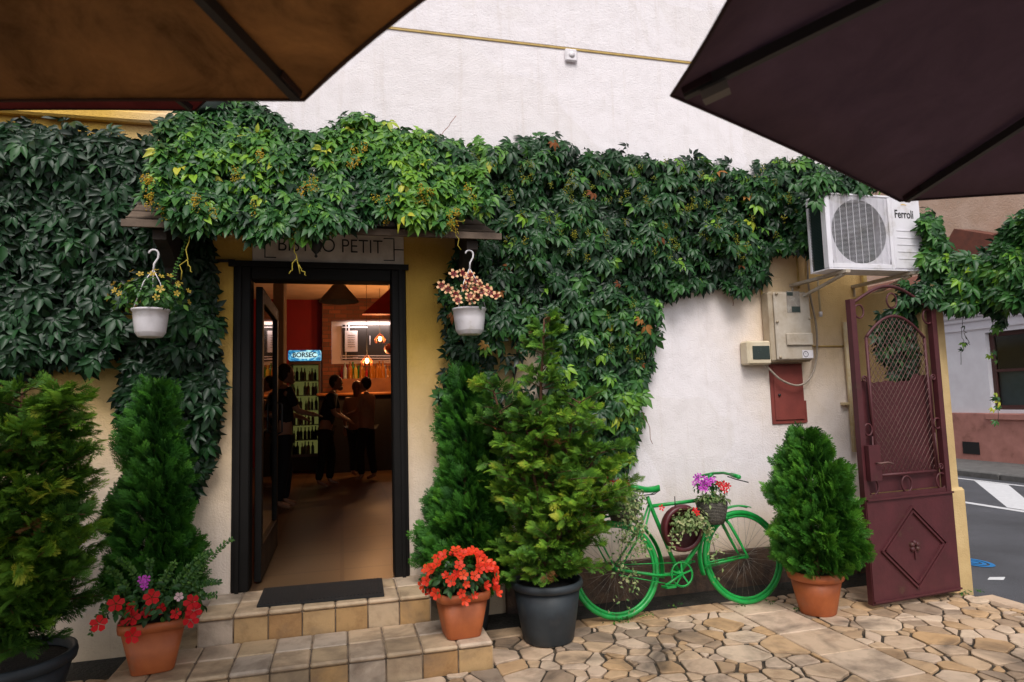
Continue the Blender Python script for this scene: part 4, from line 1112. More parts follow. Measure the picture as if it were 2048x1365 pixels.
# drive
q = MB(); q.tube(circ(*BB, .083, 40, w=.05), .0055, 6, closed=True)
for k in range(5):
    a = R(72*k+15); q.bar(B(*BB, .05), B(BB[0]+.082*math.cos(a), BB[1]+.082*math.sin(a), .05), .012, .004, up=(0,1,0))
for k in range(40):
    a = R(9*k); q.bar(B(BB[0]+.083*math.cos(a), BB[1]+.083*math.sin(a), .05), B(BB[0]+.094*math.cos(a), BB[1]+.094*math.sin(a), .05), .005, .003, up=(0,1,0))
q.build('chainring', M['green'], bi)
for (ds, dh, w_) in ((-.155,-.065,.068), (.155,.065,-.068)):
    q = MB(); q.tube([B(*BB, w_*.8), B(BB[0]+ds, BB[1]+dh, w_)], .009, 8)
    cr = q.build('crank', M['green'], bi)
    q = MB(); s_ = 1 if w_ > 0 else -1
    for e in (-.03, .03): q.bar(B(BB[0]+ds+e, BB[1]+dh, w_+.01*s_), B(BB[0]+ds+e, BB[1]+dh, w_+.10*s_), .016, .014)
    q.tube([B(BB[0]+ds, BB[1]+dh, w_), B(BB[0]+ds, BB[1]+dh, w_+.1*s_)], .006, 6); q.bar(B(BB[0]+ds-.035, BB[1]+dh, w_+.1*s_), B(BB[0]+ds+.035, BB[1]+dh, w_+.1*s_), .008, .014)
    q.build('pedal', M['green'], cr)
q = MB(); q.tube([B(.0,ax+.035,.05), B(.48,.358,.05)], .004, 5); q.tube([B(.0,ax-.035,.05), B(.48,.192,.05)], .004, 5); q.build('chain', M['green'], bi)
# mudguards: curved strips
def guard(s0, a0, a1, name):
    q = MB(); vs = []; N = 34
    for i in range(N+1):
        a = R(a0+(a1-a0)*i/N)
        for k in range(7):
            b_ = (k-3)/3*.032; rr2 = .372+.012*(1-(abs(k-3)/3)**2)
            vs.append(B(s0+rr2*math.cos(a), ax+rr2*math.sin(a), b_))
    q.add(vs, [(i*7+k, i*7+k+1, (i+1)*7+k+1, (i+1)*7+k) for i in range(N) for k in range(6)], 0, True)
    o = q.build(name, M['green'], bi); md = o.modifiers.new('thick', 'SOLIDIFY'); md.thickness = .003
    q = MB()
    for w_ in (-.034, .034):
        for aa in ((a1*.85+a0*.15), (a1*.5+a0*.5)) if name == 'x' else ((a1-8) if a1 > a0 else a1,):
            a = R(aa); q.tube([B(s0, ax, w_*1.5), B(s0+.375*math.cos(a), ax+.375*math.sin(a), w_)], .004, 5)
    q.build('stay', M['green'], o)
guard(0, 172, -14, 'mudguard'); guard(HF, 72, 196, 'mudguard')
# front carrier bars seen behind the wheel
q = MB()
for w_ in (-.05, .05): q.tube([B(HF, ax, w_), B(HF-.36, ax-.03, w_)], .007, 6)
q.build('carrier_strut', M['green'], bi)
q = MB(); q.bar(B(-.32,.775,-.05), B(.24,.775,-.05), .012,.008); q.bar(B(-.32,.775,.05), B(.24,.775,.05), .012,.008)
for k in range(5): q.bar(B(-.30+k*.13,.779,-.05), B(-.30+k*.13,.779,.05), .01, .006)
for w_ in (-.06,.06): q.tube([B(-.02,ax,w_), B(-.22,.77,w_)], .006, 6)
q.build('rear_rack', M['green'], bi)

# planters on the bicycle
M['maroonpot'] = mat('maroon_plastic', (.095,.012,.018), .42, (.06,.008,.012), 9, .08, 80)
def basketmat():
    m, t, b = new_mat('woven_wicker'); g = t.nodes.new('ShaderNodeNewGeometry')
    wv = t.nodes.new('ShaderNodeTexWave'); wv.wave_type = 'BANDS'; wv.bands_direction = 'Z'; wv.inputs['Scale'].default_value = 28; wv.inputs['Distortion'].default_value = 3
    wv.inputs['Detail Scale'].default_value = 6; t.links.new(g.outputs['Position'], wv.inputs['Vector'])
    r = ramp(t, [(.1, (.03,.028,.022)), (.9, (.17,.155,.13))], wv.outputs[0]); t.links.new(r.outputs[0], b.inputs['Base Color'])
    b.inputs['Roughness'].default_value = .9; bump(t, b, wv.outputs[0], .8, .01); return m
M['wicker'] = basketmat()
cP = P(1362, 1056, YB+.05); 
K1 = thing('hanging_planter', 'round maroon pot with trailing variegated leaves hung inside the bicycle frame', 'flower pot', cP)
q = MB(); N = 28
vs = []; rings = [(0.02,.0),(.10,.012),(.155,.05),(.172,.09),(.165,.125),(.15,.135),(.135,.125)]
for (r_, d_) in rings:
    for k in range(N):
        a = 2*math.pi*k/N; vs.append((cP.x+r_*math.cos(a), cP.y+.08-d_, cP.z+r_*math.sin(a)*1.03))
fs = [(i*N+k, i*N+(k+1) % N, (i+1)*N+(k+1) % N, (i+1)*N+k) for i in range(len(rings)-1) for k in range(N)]+[tuple(range(N))]
q.add(vs, fs, 0, True); q.build('pot', M['maroonpot'], K1)
q = MB(); q.tube([(cP.x-.05,cP.y-.02,cP.z+.16),(cP.x-.05,cP.y-.02,cP.z+.24)], .004, 5); q.build('hanger', M['black'], K1)
def trailing(parent, pts, n, r, size=.026, spread=.03, tint=.6, name='foliage', mt=None):
    it = []; st = MB(); st.tube(pts, .002, 4)
    P_ = [Vector(p) for p in pts]
    for _ in range(n):
        i = r.randrange(len(P_)-1); p = P_[i].lerp(P_[i+1], r.random())+rvec(r, spread)
        it.append((p, Vector((r.gauss(0,.5),-1,.4+r.gauss(0,.4))), rvec(r), size*r.uniform(.7,1.25), min(1,max(0,tint+r.gauss(0,.22)))))
    put(name, parent, simple, it, mt or M['varieg']); st.build('stalk', M['stem'], parent)
cushion(K1, (cP.x+.035, cP.y-.08, cP.z+.02), .145, 560, .034, ro, M['varieg'], sc=(1.15,.6,1.0), droop=.8, tint=.72)
for (x0,y0,x1,y1,n) in ((1345,1060,1342,1104,16),(1405,1040,1425,1075,26),(1350,1070,1352,1090,10)):
    trailing(K1, [P(x0,y0,4.38), P((x0+x1)/2,(y0+y1)/2,4.34), P(x1,y1,4.36)], n, ro, .028, .018, .8)
for (px, py) in ((1323,1016),(1394,1026),(1390,1021)):
    put('flower', K1, FL5b, [(P(px,py,4.36), Vector((0,-1,.3)), rvec(ro), .024, .8)], M['red'])
cK = P(1424, 1022, YB+.02)
K2 = thing('flower_basket', 'grey wicker basket of magenta and crimson flowers hung at the handlebar', 'basket', cK)
q = MB(); q.lathe([(.001,-.09),(.085,-.09),(.10,-.04),(.115,.03),(.118,.07),(.108,.075),(.10,.05)], cK, 32, 0); q.lathe([(.10,.05),(.001,.055)], cK, 20, 1); q.build('basket', [M['wicker'], M['potsoil']], K2)
cushion(K2, (cK.x-.02, cK.y-.05, cK.z+.09), .12, 230, .032, ro, M['varieg'], sc=(1.1,.8,.5), droop=.6, tint=.62)
cushion(K2, (cK.x+.01, cK.y, cK.z+.17), .11, 120, .04, ro, M['smallleaf'], name='flower_leaf', sc=(1.3,.7,.8), tint=.35)
for (px, py) in ((1392,955),(1400,952),(1408,957),(1398,964),(1406,966),(1412,962),(1394,962),(1403,973),(1412,972),(1418,967),(1420,961),(1400,978),(1412,979),(1428,960),(1388,968)):
    put('flower', K2, FL5b, [(P(px+ro.uniform(-2,2),py,4.40+ro.uniform(-.02,.03)), Vector((ro.gauss(0,.4),-1,.3+ro.gauss(0,.3))), rvec(ro), .024, ro.random())], M['purple'])
for (px, py) in ((1437,968),(1444,975),(1450,981),(1456,972),(1448,968)):
    put('flower', K2, FL5b, [(P(px,py,4.40), Vector((ro.gauss(0,.3),-1,.3)), rvec(ro), .024, ro.random())], M['red'])
cR = P(1245, 1015, YB+.06)
K3 = thing('flower_basket', 'wicker basket of variegated trailing plant and red flowers on the rear rack', 'basket', cR)
q = MB(); q.lathe([(.001,-.09),(.09,-.09),(.11,-.02),(.12,.05),(.11,.055),(.10,.04)], cR, 28, 0); q.lathe([(.10,.04),(.001,.045)], cR, 20, 1); q.build('basket', [M['wicker'], M['potsoil']], K3)
cushion(K3, (cR.x, cR.y-.06, cR.z+.06), .15, 300, .036, ro, M['varieg'], sc=(1.1,.8,.8), droop=.7, tint=.6)
for (x0,y0,x1,y1,n) in ((1262,1000,1285,1110,110),(1250,1010,1262,1180,80),(1240,1020,1238,1150,60),(1270,1000,1272,1080,80),(1255,1010,1250,1080,80),(1265,1140,1258,1228,16),(1268,1150,1215,1225,14),(1425,1080,1432,1165,26)):
    k_ = 4.33 if x0 < 1400 else 4.40
    tgt = K3 if x0 < 1400 else K1
    trailing(tgt, [P(x0,y0,k_), P((x0+x1)/2+6,(y0+y1)/2,k_), P(x1,y1,k_)], n, ro, .028, .030 if y1 < 1200 else .018, .62)
for (px, py) in ((1208,962),(1216,958),(1228,968),(1235,965),(1240,972),(1252,964),(1256,968),(1230,974),(1222,960)):
    put('flower', K3, FL5b, [(P(px,py,4.42), Vector((ro.gauss(0,.3),-1,.3)), rvec(ro), .024, ro.random())], M['red'])

# ================================================================== gate
def rustpaint():
    m, t, b = new_mat('maroon_gate_paint'); n = ntex(t, 6, 7, .65); n2 = ntex(t, 30, 5, .6)
    r = ramp(t, [(.28, (.075,.035,.02)), (.38, (.058,.010,.013)), (.75, (.088,.016,.021))], n.outputs[0])
    t.links.new(r.outputs[0], b.inputs['Base Color']); b.inputs['Roughness'].default_value = .58
    bump(t, b, n2.outputs[0], .25, .006); return m
M['maroon'] = rustpaint()
gL, gR = Vector((3.745, 4.10, 0)), Vector((4.62, 4.17, 0))
gd = (gR-gL); gw = gd.length; gd.normalize(); gn = Vector((gd.y, -gd.x, 0))        # gn looks at the viewer
gt = thing('metal_gate', 'open maroon wrought iron gate leaf with wire mesh and a diamond panel', 'gate', gL)
def Q(u, z, w=0.0): return gL+gd*u+gn*w+Vector((0, 0, z))
def zt_(py): return P(1712, py, 4.1).z
zT, zP = 2.29, P(1740,1000,4.1).z
q = MB()
q.bar(Q(.02,.03), Q(.02,zT), .045, .05, up=tuple(gd)); q.bar(Q(gw-.02,.03), Q(gw-.02,2.23), .045, .05, up=tuple(gd))
q.bar(Q(0.045,.05), Q(gw-.045,.05), .04, .04); q.bar(Q(0.045,zP+.02), Q(gw-.045,zP+.02), .035, .03)
q.build('frame', M['maroon'], gt)
q = MB(); arc = []; arc2 = []
for i in range(25):
    u = .03+(gw-.06)*i/24; s_ = math.sin(math.pi*i/24); arc.append(Q(u, 2.26+.16*s_**1.1-.03*i/24))
    u2 = .15+(gw-.27)*i/24; arc2.append(Q(u2, 2.00+.17*math.sin(math.pi*i/24)**.9))
q.tube(arc, .013, 6); q.build('top_arch', M['maroon'], gt)
q = MB(); q.tube(arc2, .012, 6); q.tube([Q(.15,2.0), Q(.15,zP+.17)], .012, 6); q.tube([Q(gw-.12,2.0), Q(gw-.12,zP+.17)], .012, 6); q.tube([Q(.15,zP+.17), Q(gw-.12,zP+.17)], .012, 6)
mf = q.build('mesh_frame', M['maroon'], gt)
q = MB(); u0, u1, z0_, z1_ = .15, gw-.12, zP+.17, 2.17
def arch_z(u): return 2.00+.17*max(0, math.sin(math.pi*(u-u0)/(u1-u0)))**.9
stp = .048; k = -40
for sg_ in (1, -1):
    for k in range(-50, 60):
        pts = []
        for i in range(41):
            u = u0+(u1-u0)*i/40; z = z0_+k*stp*1.25+sg_*(u-u0)*1.28
            if z0_ <= z <= arch_z(u): pts.append(Q(u, z, .004*sg_+.002*math.sin(i*3)))
        if len(pts) > 1: q.tube([pts[0], pts[len(pts)//2], pts[-1]] if len(pts) > 2 else pts, .0021, 4)
M['wire'] = mat('gate_wire', (.20,.12,.10), .6, (.12,.05,.05), 30, metal=.3)
q.build('wire_mesh', M['wire'], mf)
q = MB(); zz = 1.66
top = [Q(u0+.0+(u1-u0)*i/16, zz+.03*fnoise(i*.7, 3)+(.05 if i > 12 else 0), -.03) for i in range(17)]
q.poly([Q(.045,zP+.04,-.03)]+[Q(gw-.045,zP+.04,-.03)]+[Q(gw-.045,zz+.02,-.03)]+top[::-1]+[Q(.045,zz+.02,-.03)], -gn*.003)
q.build('backing_sheet', M['maroon'], gt)
def ring(mb, u, z, r, w=.004): mb.tube([Q(u+r*math.cos(a), z+r*1.15*math.sin(a), w) for a in [2*math.pi*i/20 for i in range(20)]], .007, 6, closed=True)
for (u, z, r) in ((.095,2.20,.045),(gw/2,2.29,.052),(gw-.07,2.17,.05),(.095,1.30,.038),(gw-.065,1.32,.036),(.10,zP+.09,.052),(gw/2,zP+.09,.052),(gw-.075,zP+.09,.052)):
    q = MB(); ring(q, u, z, r); q.build('ring', M['maroon'], gt)
def scroll(u, z, r, turns, flip, tail):
    pts = [Q(u+tail[0], z+tail[1], .006)]
    for i in range(int(turns*14)+1):
        a = i/14*2*math.pi; rr2 = r*(1-i/(turns*14)*.78); pts.append(Q(u+flip*rr2*math.cos(a), z+rr2*math.sin(a), .006))
    q = MB(); q.tube(pts, .007, 6); q.build('scroll', M['maroon'], gt)
for (u, f) in ((.095, 1), (gw-.068, -1)):
    scroll(u, 1.68, .028, 1.3, f, (f*.035, -.32)); scroll(u, .98, .028, 1.3, f, (f*.035, .27))
q = MB(); q.poly([Q(0.0,.05,.03), Q(gw,.05,.03), Q(gw,zP,.03), Q(0.0,zP,.03)], -gn*.008)
pn = q.build('lower_panel', M['maroon'], gt)
q = MB(); uc, zc_ = gw*.49, zP*.50+.02
for sc_ in (1.0, .88):
    pts = [Q(uc-.33*sc_, zc_, .038), Q(uc, zc_+.30*sc_, .038), Q(uc+.33*sc_, zc_, .038), Q(uc, zc_-.30*sc_, .038)]
    for i in range(4): q.bar(pts[i], pts[(i+1) % 4], .014, .018, up=tuple(gn))
q.build('diamond_trim', M['maroon'], pn)
q = MB()
for a in (90, 210, 330, 30, 150): q.ball(Q(uc+.03*math.cos(R(a)), zc_+.03*math.sin(R(a)), .034), .021, 5)
q.bar(Q(uc,zc_-.02,.036), Q(uc,zc_-.09,.036), .014, .01, up=tuple(gn)); q.build('rosette', M['maroon'], pn)
q = MB(); q.bar(Q(.0,zP+.002,.035), Q(gw,zP+.002,.035), .02,.012); q.build('panel_edge', M['maroon'], pn)
q = MB(); q.bar(Q(.0,.055,.035), Q(gw,.055,.035), .02,.012); q.build('panel_edge', M['maroon'], pn)
q = MB(); zl_ = P(1745,925,4.1).z
q.poly([Q(.02,zl_-.13,.03), Q(.13,zl_-.13,.03), Q(.13,zl_+.13,.03), Q(.02,zl_+.13,.03)], gn*.035)
lk = q.build('lock_box', M['maroon'], gt)
q = MB(); q.tube([Q(.08,zl_,.065), Q(.08,zl_,.10), Q(.15,zl_+.005,.105), Q(.21,zl_-.01,.10)], .007, 6); q.build('handle', M['wire'], lk)
for z in (.45, 1.75):
    q = MB(); q.tube([Q(gw+.01,z-.05,0), Q(gw+.01,z+.05,0)], .014, 8); q.build('hinge', M['maroon'], gt)

# ================================================================== air conditioner
M['acwhite'] = mat('air_conditioner_enamel', (.76,.74,.80), .42, (.68,.66,.70), 5, dirt=(.42,.38,.34))
M['acdark'] = mat('cooling_fins', (.02,.045,.042), .6)
M['fan'] = mat('fan_plastic', (.05,.055,.06), .5)
yA = 4.34
p0, p1 = P(1650,385,yA), P(1843,545,yA)
zA1, zA0 = P(1655,384,yA).z, P(1655,538,yA).z; xA0, xA1 = p0.x-.01, P(1845,470,yA).x; yA2 = yA+.22
ac = thing('air_conditioner', 'white outdoor air conditioner unit on brackets beside the creeper', 'air conditioner', ((xA0+xA1)/2, yA+.15, zA0))
xs_ = P(1786,470,yA).x; xg0 = P(1660,470,yA).x
q = MB()
q.box((xs_+.002,yA,zA0+.012),(xA1,yA2,zA1), bev=.012)                     # service side
q.box((xA0,yA,zA0),(xA1+.002,yA2+.002,zA0+.011)); q.box((xA0,yA+.002,zA1-.02),(xs_,yA2,zA1), bev=.006)
q.box((xA0,yA+.001,zA0+.013),(xA0+.045,yA+.06,zA1-.022), bev=.004); q.box((xs_-.03,yA+.001,zA0+.013),(xs_-.001,yA+.06,zA1-.022), bev=.003)
q.box((xA0+.046,yA+.001,zA0+.013),(xs_-.031,yA+.05,zA0+.05), bev=.003)
q.box((xA0,yA2-.02,zA0+.013),(xA0+.02,yA2,zA1-.022)); q.box((xA0+.05,yA2-.02,zA0+.013),(xs_,yA2-.001,zA1-.022))
for i in range(5):
    z = zA0+.10+i*.052*1.15; q.box((xs_+.04,yA-.004,z),(xA1-.04,yA+.001,z+.006))
q.build('casing', M['acwhite'], ac)
q = MB()
for k in range(46): 
    z = zA0+.02+(zA1-zA0-.05)*k/45; q.box((xA0+.006,yA+.062,z),(xA0+.012,yA2-.022,z+.003))
q.box((xA0+.02,yA+.062,zA0+.013),(xA0+.026,yA2-.022,zA1-.022)); q.build('side_coil', M['acdark'], ac)
cx_, cz_ = (xA0+.046+xs_-.031)/2, (zA0+zA1)/2+.005; rad_ = min((xs_-xA0)/2-.02, (zA1-zA0)/2-.03)
q = MB(); N = 48; vs = []      # front plate with a round hole
X0, X1, Z0, Z1 = xA0+.046, xs_-.031, zA0+.05, zA1-.022
for k in range(N):
    a = 2*math.pi*k/N; c_, s_ = math.cos(a), math.sin(a)
    t_ = min(((X1-cx_) if c_ > 0 else (cx_-X0))/max(abs(c_),1e-6), ((Z1-cz_) if s_ > 0 else (cz_-Z0))/max(abs(s_),1e-6))
    vs += [(cx_+c_*rad_*.93, yA+.02, cz_+s_*rad_*.93), (cx_+c_*t_, yA+.012, cz_+s_*t_)]
q.add(vs, [(2*k, 2*k+1, (2*k+3) % (2*N), (2*k+2) % (2*N)) for k in range(N)]); q.build('fan_surround', M['acwhite'], ac)
q = MB(); q.box((X0,yA+.16,Z0),(X1,yA+.165,Z1)); q.build('rear_coil', M['acdark'], ac)
q = MB()
for b_ in range(3):
    a0 = 2*math.pi*b_/3+.4; vs = []
    for i in range(6):
        for j in range(7):
            r_ = .05+(rad_*.85-.05)*i/5; a = a0+(1.6*j/6)*(.7+.3*i/5)
            vs.append((cx_+r_*math.cos(a), yA+.09+.05*j/6, cz_+r_*math.sin(a)))
    q.add(vs, [(i*7+j, i*7+j+1, (i+1)*7+j+1, (i+1)*7+j) for i in range(5) for j in range(6)], 0, True)
q.tube([(cx_,yA+.14,cz_),(cx_,yA+.07,cz_)], .05, 20); q.build('fan', M['fan'], ac)
q = MB(); n_ = 54
for k in range(n_):
    z = Z0+(Z1-Z0)*(k+.5)/n_; q.tube([(X0,yA+.004,z),(X1,yA+.004,z)], .0016, 4, cap=False)
for k in range(9):
    x_ = X0+(X1-X0)*(k+.5)/9; q.tube([(x_,yA+.001,Z0),(x_,yA+.001,Z1)], .0022, 4, cap=False)
q.build('grille', M['acwhite'], ac)
tx = text_mesh('brand_lettering', 'Ferroli', .098, mL, ac, (xs_+(xA1-xs_)*.42, yA-.001, P(1810,430,yA).z), FACE_Y, .001, .0014, .74)
q = MB(); cx2, cz2 = xs_+(xA1-xs_)*.42, P(1810,413,yA).z
vs = []
for i in range(9):
    a = R(25+i*14); vs += [(cx2+.036*math.cos(a), yA-.0025, cz2+.016*math.sin(a)), (cx2+.030*math.cos(a), yA-.0025, cz2+.010*math.sin(a))]
q.add(vs, [(2*i, 2*i+1, 2*i+3, 2*i+2) for i in range(8)]); q.build('brand_mark', mat('yellow_print', (.75,.45,.04), .5), ac)
M['bracket'] = mat('bracket_steel', (.55,.50,.44), .5, (.36,.28,.2), 14)
for bx in (xA0+.15, xA1-.14):
    q = MB(); q.box((bx-.022,yA-.03,zA0-.030),(bx+.022,WY-.002,zA0-.004)); q.bar((bx,WY-.004,zA0-.034),(bx,WY-.004,zA0-.36),.04,.006,up=(1,0,0))
    q.bar((bx,yA+.02,zA0-.035),(bx,WY-.01,zA0-.17),.03,.02); q.build('bracket', M['bracket'], ac)

# ================================================================== electrical boxes on the wall
M['boxgrey'] = mat('aged_meter_box', (.50,.42,.32), .5, (.36,.28,.19), 6, .05, 60, dirt=(.20,.14,.09))
M['boxlid'] = mat('meter_box_lid', (.58,.52,.45), .4, (.44,.37,.29), 6, dirt=(.26,.20,.14))
M['rustbox'] = mat('maroon_hatch_paint', (.24,.050,.038), .6, (.17,.034,.028), 7, .15, 60)
M['smoke'] = mat('smoked_window', (.03,.045,.04), .25)
M['cream'] = mat('cream_plastic', (.66,.58,.44), .5, (.55,.45,.30), 9)
yb = WY-.16
a_, b_ = P(1553,585,yb), P(1612,722,yb); 
mx0, mx1, mz0, mz1 = P(1552,650,yb).x, P(1614,650,yb).x+.06, P(1580,724,yb).z, P(1580,582,yb).z
mb_ = thing('meter_box', 'grimy translucent electricity meter box with a small round sticker', 'meter box', ((mx0+mx1)/2, WY-.08, mz0))
q = MB(); q.box((mx0-.03,yb+.03,mz0),(mx1,WY-.001,mz1), bev=.02); q.build('case', M['boxgrey'], mb_)
q = MB(); q.box((mx0,yb,mz0+.015),(mx1-.012,yb+.0295,mz1-.015), bev=.012); q.box((mx0+.09,yb-.02,mz0+.14),(mx1-.02,yb-.0005,mz0+.25), bev=.008)
lid = q.build('lid', M['boxlid'], mb_)
q = MB(); xm_ = (mx0+mx1)/2; q.box((xm_-.065,yb-.003,mz0+.43),(xm_+.07,yb-.0005,mz0+.62)); q.build('window', mat('meter_window', (.34,.31,.27), .25, (.24,.2,.17), 20), lid)
q = MB(); q.box((xm_-.06,yb-.005,mz0+.58),(xm_+.0,yb-.0035,mz0+.612)); q.box((xm_-.02,yb-.005,mz0+.435),(xm_+.066,yb-.0035,mz0+.485)); q.build('meter_dial', M['smoke'], lid)
for (x_, z_) in ((mx0+.012,mz0+.35),(mx1-.03,mz0+.38),(mx0+.02,mz1-.03),(mx0+.02,mz0+.04),(mx1-.04,mz1-.04)):
    q = MB(); q.tube([(x_,yb-.012,z_),(x_,yb+.0,z_)], .012, 10); q.build('screw', M['boxgrey'], lid)
q = MB(); sx_, sz_ = mx1-.075, mz0+.065; q.box((sx_-.055,yb-.003,sz_-.035),(sx_+.055,yb-.0008,sz_+.035)); stk = q.build('sticker', M['white_plastic'], lid)
q = MB(); q.tube([(sx_-.02+.024*math.cos(t_),yb-.0035,sz_+.024*math.sin(t_)) for t_ in [2*math.pi*i/24 for i in range(24)]], .0028, 4, closed=True)
q.box((sx_-.0215,yb-.0045,sz_-.002),(sx_-.0185,yb-.0032,sz_+.014)); q.box((sx_-.0215,yb-.0045,sz_-.013),(sx_-.0185,yb-.0032,sz_-.008)); q.build('warning_symbol', M['black'], stk)
fx0, fx1, fz0, fz1 = P(1497,700,yb+.03).x, mx0-.032, P(1520,729,yb).z, P(1520,681,yb).z
fb = thing('fuse_box', 'small cream fuse box with a dark window beside the meter box', 'fuse box', ((fx0+fx1)/2, WY-.06, fz0))
q = MB(); q.box((fx0,yb+.04,fz0),(fx1,WY-.001,fz1), bev=.014); q.build('case', M['cream'], fb)
q = MB(); q.box((fx0+.045,yb+.034,fz0+.045),(fx1-.02,yb+.0395,fz1-.045), bev=.003); q.build('window', M['smoke'], fb)
q = MB(); hx0, hx1, hz0, hz1 = P(1541,800,WY).x, P(1607,800,WY).x, P(1575,848,WY).z, P(1575,728,WY).z
ht = thing('wall_hatch', 'rusty maroon steel hatch in the white wall below the meter box', 'hatch', ((hx0+hx1)/2, WY-.01, hz0))
q.box((hx0,WY-.012,hz0),(hx1,WY-.001,hz1), bev=.003); q.box((hx1,WY-.010,hz0+.005),(hx1+.02,WY-.001,hz0+.20)); q.build('frame', M['rustbox'], ht)
q = MB(); q.box((hx0+.03,WY-.022,hz0+.035),(hx1-.015,WY-.0125,hz1-.02), bev=.003); hd = q.build('door', M['rustbox'], ht)
q = MB(); q.tube([(hx0+.075,WY-.034,(hz0+hz1)/2-.01),(hx0+.075,WY-.022,(hz0+hz1)/2-.01)], .012, 10); q.build('knob', M['black'], hd)
# cable looping under the boxes
q = MB(); cp = [(1530,729,.06),(1545,745,.07),(1562,760,.08),(1590,771,.08),(1612,765,.08),(1628,740,.07),(1634,700,.05),(1632,650,.04),(1622,600,.03),(1616,560,.03),(1615,500,.03)]
pp = [P(x_, y_, WY-d_) for x_, y_, d_ in cp]; fine = []
for i in range(len(pp)-1):
    p_, a2_, b2_, n_2 = pp[max(0,i-1)], pp[i], pp[i+1], pp[min(len(pp)-1,i+2)]
    for j in range(6):
        t_ = j/6; fine.append(.5*((2*a2_)+(b2_-p_)*t_+(2*p_-5*a2_+4*b2_-n_2)*t_*t_+(3*a2_-p_-3*b2_+n_2)*t_**3))
q.tube(fine+[pp[-1]], .009, 8); tag(q.build('power_cable', mat('grey_cable', (.36,.30,.24), .55, (.24,.19,.15), 20), loc=pp[3]), 'beige cable looping under the meter box and up the wall', 'cable')
def pipe(name, pts, r, mt, label, cat, clips=()):
    q = MB(); q.tube(pts, r, 10); t = thing(name, label, cat, Vector(pts[-1])); q.build('tube', mt, t)
    for c_ in clips:
        k = MB(); k.box((c_.x-r*1.5,c_.y-r*.3,c_.z-.012),(c_.x+r*1.5,WY-.001,c_.z+.012), bev=.002); k.build('clip', M['pipe'], t)
    return t
pa, pb = P(1690,645,WY-.04), P(1697,905,WY-.04); pb.x = pa.x
pipe('drain_pipe', [pa, pb], .023, M['pipe'], 'upright cream pipe on the wall just left of the gate', 'pipe', [P(1693,808,WY-.04)])
pa = P(1519,525,WY-.02); pipe('conduit', [pa, Vector((pa.x+.01,pa.y,P(1524,680,WY).z))], .008, M['ochre'], 'thin ochre conduit dropping into the top of the fuse box', 'conduit')
pa = P(1592,490,WY-.02); pipe('conduit', [pa, Vector((pa.x,pa.y,P(1592,578,WY).z))], .010, M['ochre'], 'ochre conduit running down into the top of the meter box', 'conduit')
pa = P(1635,555,WY-.05); pipe('condensate_hose', [pa, Vector((pa.x+.005,pa.y,P(1640,625,WY-.05).z))], .010, M['pipe'], 'short hose end hanging under the air conditioner with a white tip', 'hose')
q = MB(); e_ = Vector((pa.x+.005,pa.y,P(1640,625,WY-.05).z)); q.tube([e_+Vector((0,0,.005)), e_-Vector((0,0,.04))], .016, 8); q.build('tip', M['white_plastic'], bpy.data.objects['condensate_hose'])
pa = P(1727,540,WY-.04); pipe('gas_pipe', [pa, Vector((pa.x,pa.y,P(1735,640,WY).z))], .022, M['ochre'], 'short yellow pipe behind the gate top below the air conditioner', 'pipe')
za = P(1660,693,WY).z; pipe('wall_cable', [(mx1+.02,WY-.012,za),(4.55,WY-.012,za)], .006, M['ochre'], 'thin horizontal cable on the wall from meter box to gate', 'cable')
q = MB(); pv = P(1143,112,WY-.03)
q.box((pv.x-.055,WY-.035,pv.z-.05),(pv.x+.055,WY-.0085,pv.z+.065), bev=.012); vt = thing('wall_sensor', 'small rounded white plastic box high on the upper wall', 'junction box', pv); q.build('cover', M['white_plastic'], vt)
q = MB(); q.tube([(pv.x,WY-.040,pv.z+.01),(pv.x,WY-.034,pv.z+.01)], .028, 20); q.build('cap', M['white_plastic'], vt)
# dark lamp at the left under the parasol
pq = P(428, 205, WY-.14)
q = MB(); q.lathe([(.02,-.1),(.11,-.1),(.118,-.09),(.118,.12),(.1,.15),(.001,.16)], pq, 28); wlp = thing('wall_lamp', 'round dark metal wall lamp above the creeper beside the brown parasol', 'lamp', pq); q.build('shade', M['gutter_dark'], wlp)
q = MB(); q.box((pq.x-.03,pq.y+.1,pq.z-.03),(pq.x+.03,WY-.001,pq.z+.03)); q.build('arm', M['gutter_dark'], wlp)

# ================================================================== parasols
def cloth(name, c1, c2, c3, trans):
    m, t, b = new_mat(name); n = ntex(t, 5.5, 8, .72, dist=.5); n2 = ntex(t, 420, 2, .5)
    r = ramp(t, [(.30, c2), (.5, c1), (.72, c3)], n.outputs[0]); t.links.new(r.outputs[0], b.inputs['Base Color'])
    b.inputs['Roughness'].default_value = .95; b.inputs['Specular IOR Level'].default_value = .1
    bump(t, b, n2.outputs[0], .3, .002)
    tr = t.nodes.new('ShaderNodeBsdfTranslucent'); t.links.new(r.outputs[0], tr.inputs[0])
    mx = t.nodes.new('ShaderNodeMixShader'); mx.inputs[0].default_value = trans; o = t.nodes['Material Output']
    t.links.new(b.outputs[0], mx.inputs[1]); t.links.new(tr.outputs[0], mx.inputs[2]); t.links.new(mx.outputs[0], o.inputs[0]); return m
M['frame_alu'] = mat('parasol_frame', (.03,.03,.032), .5)
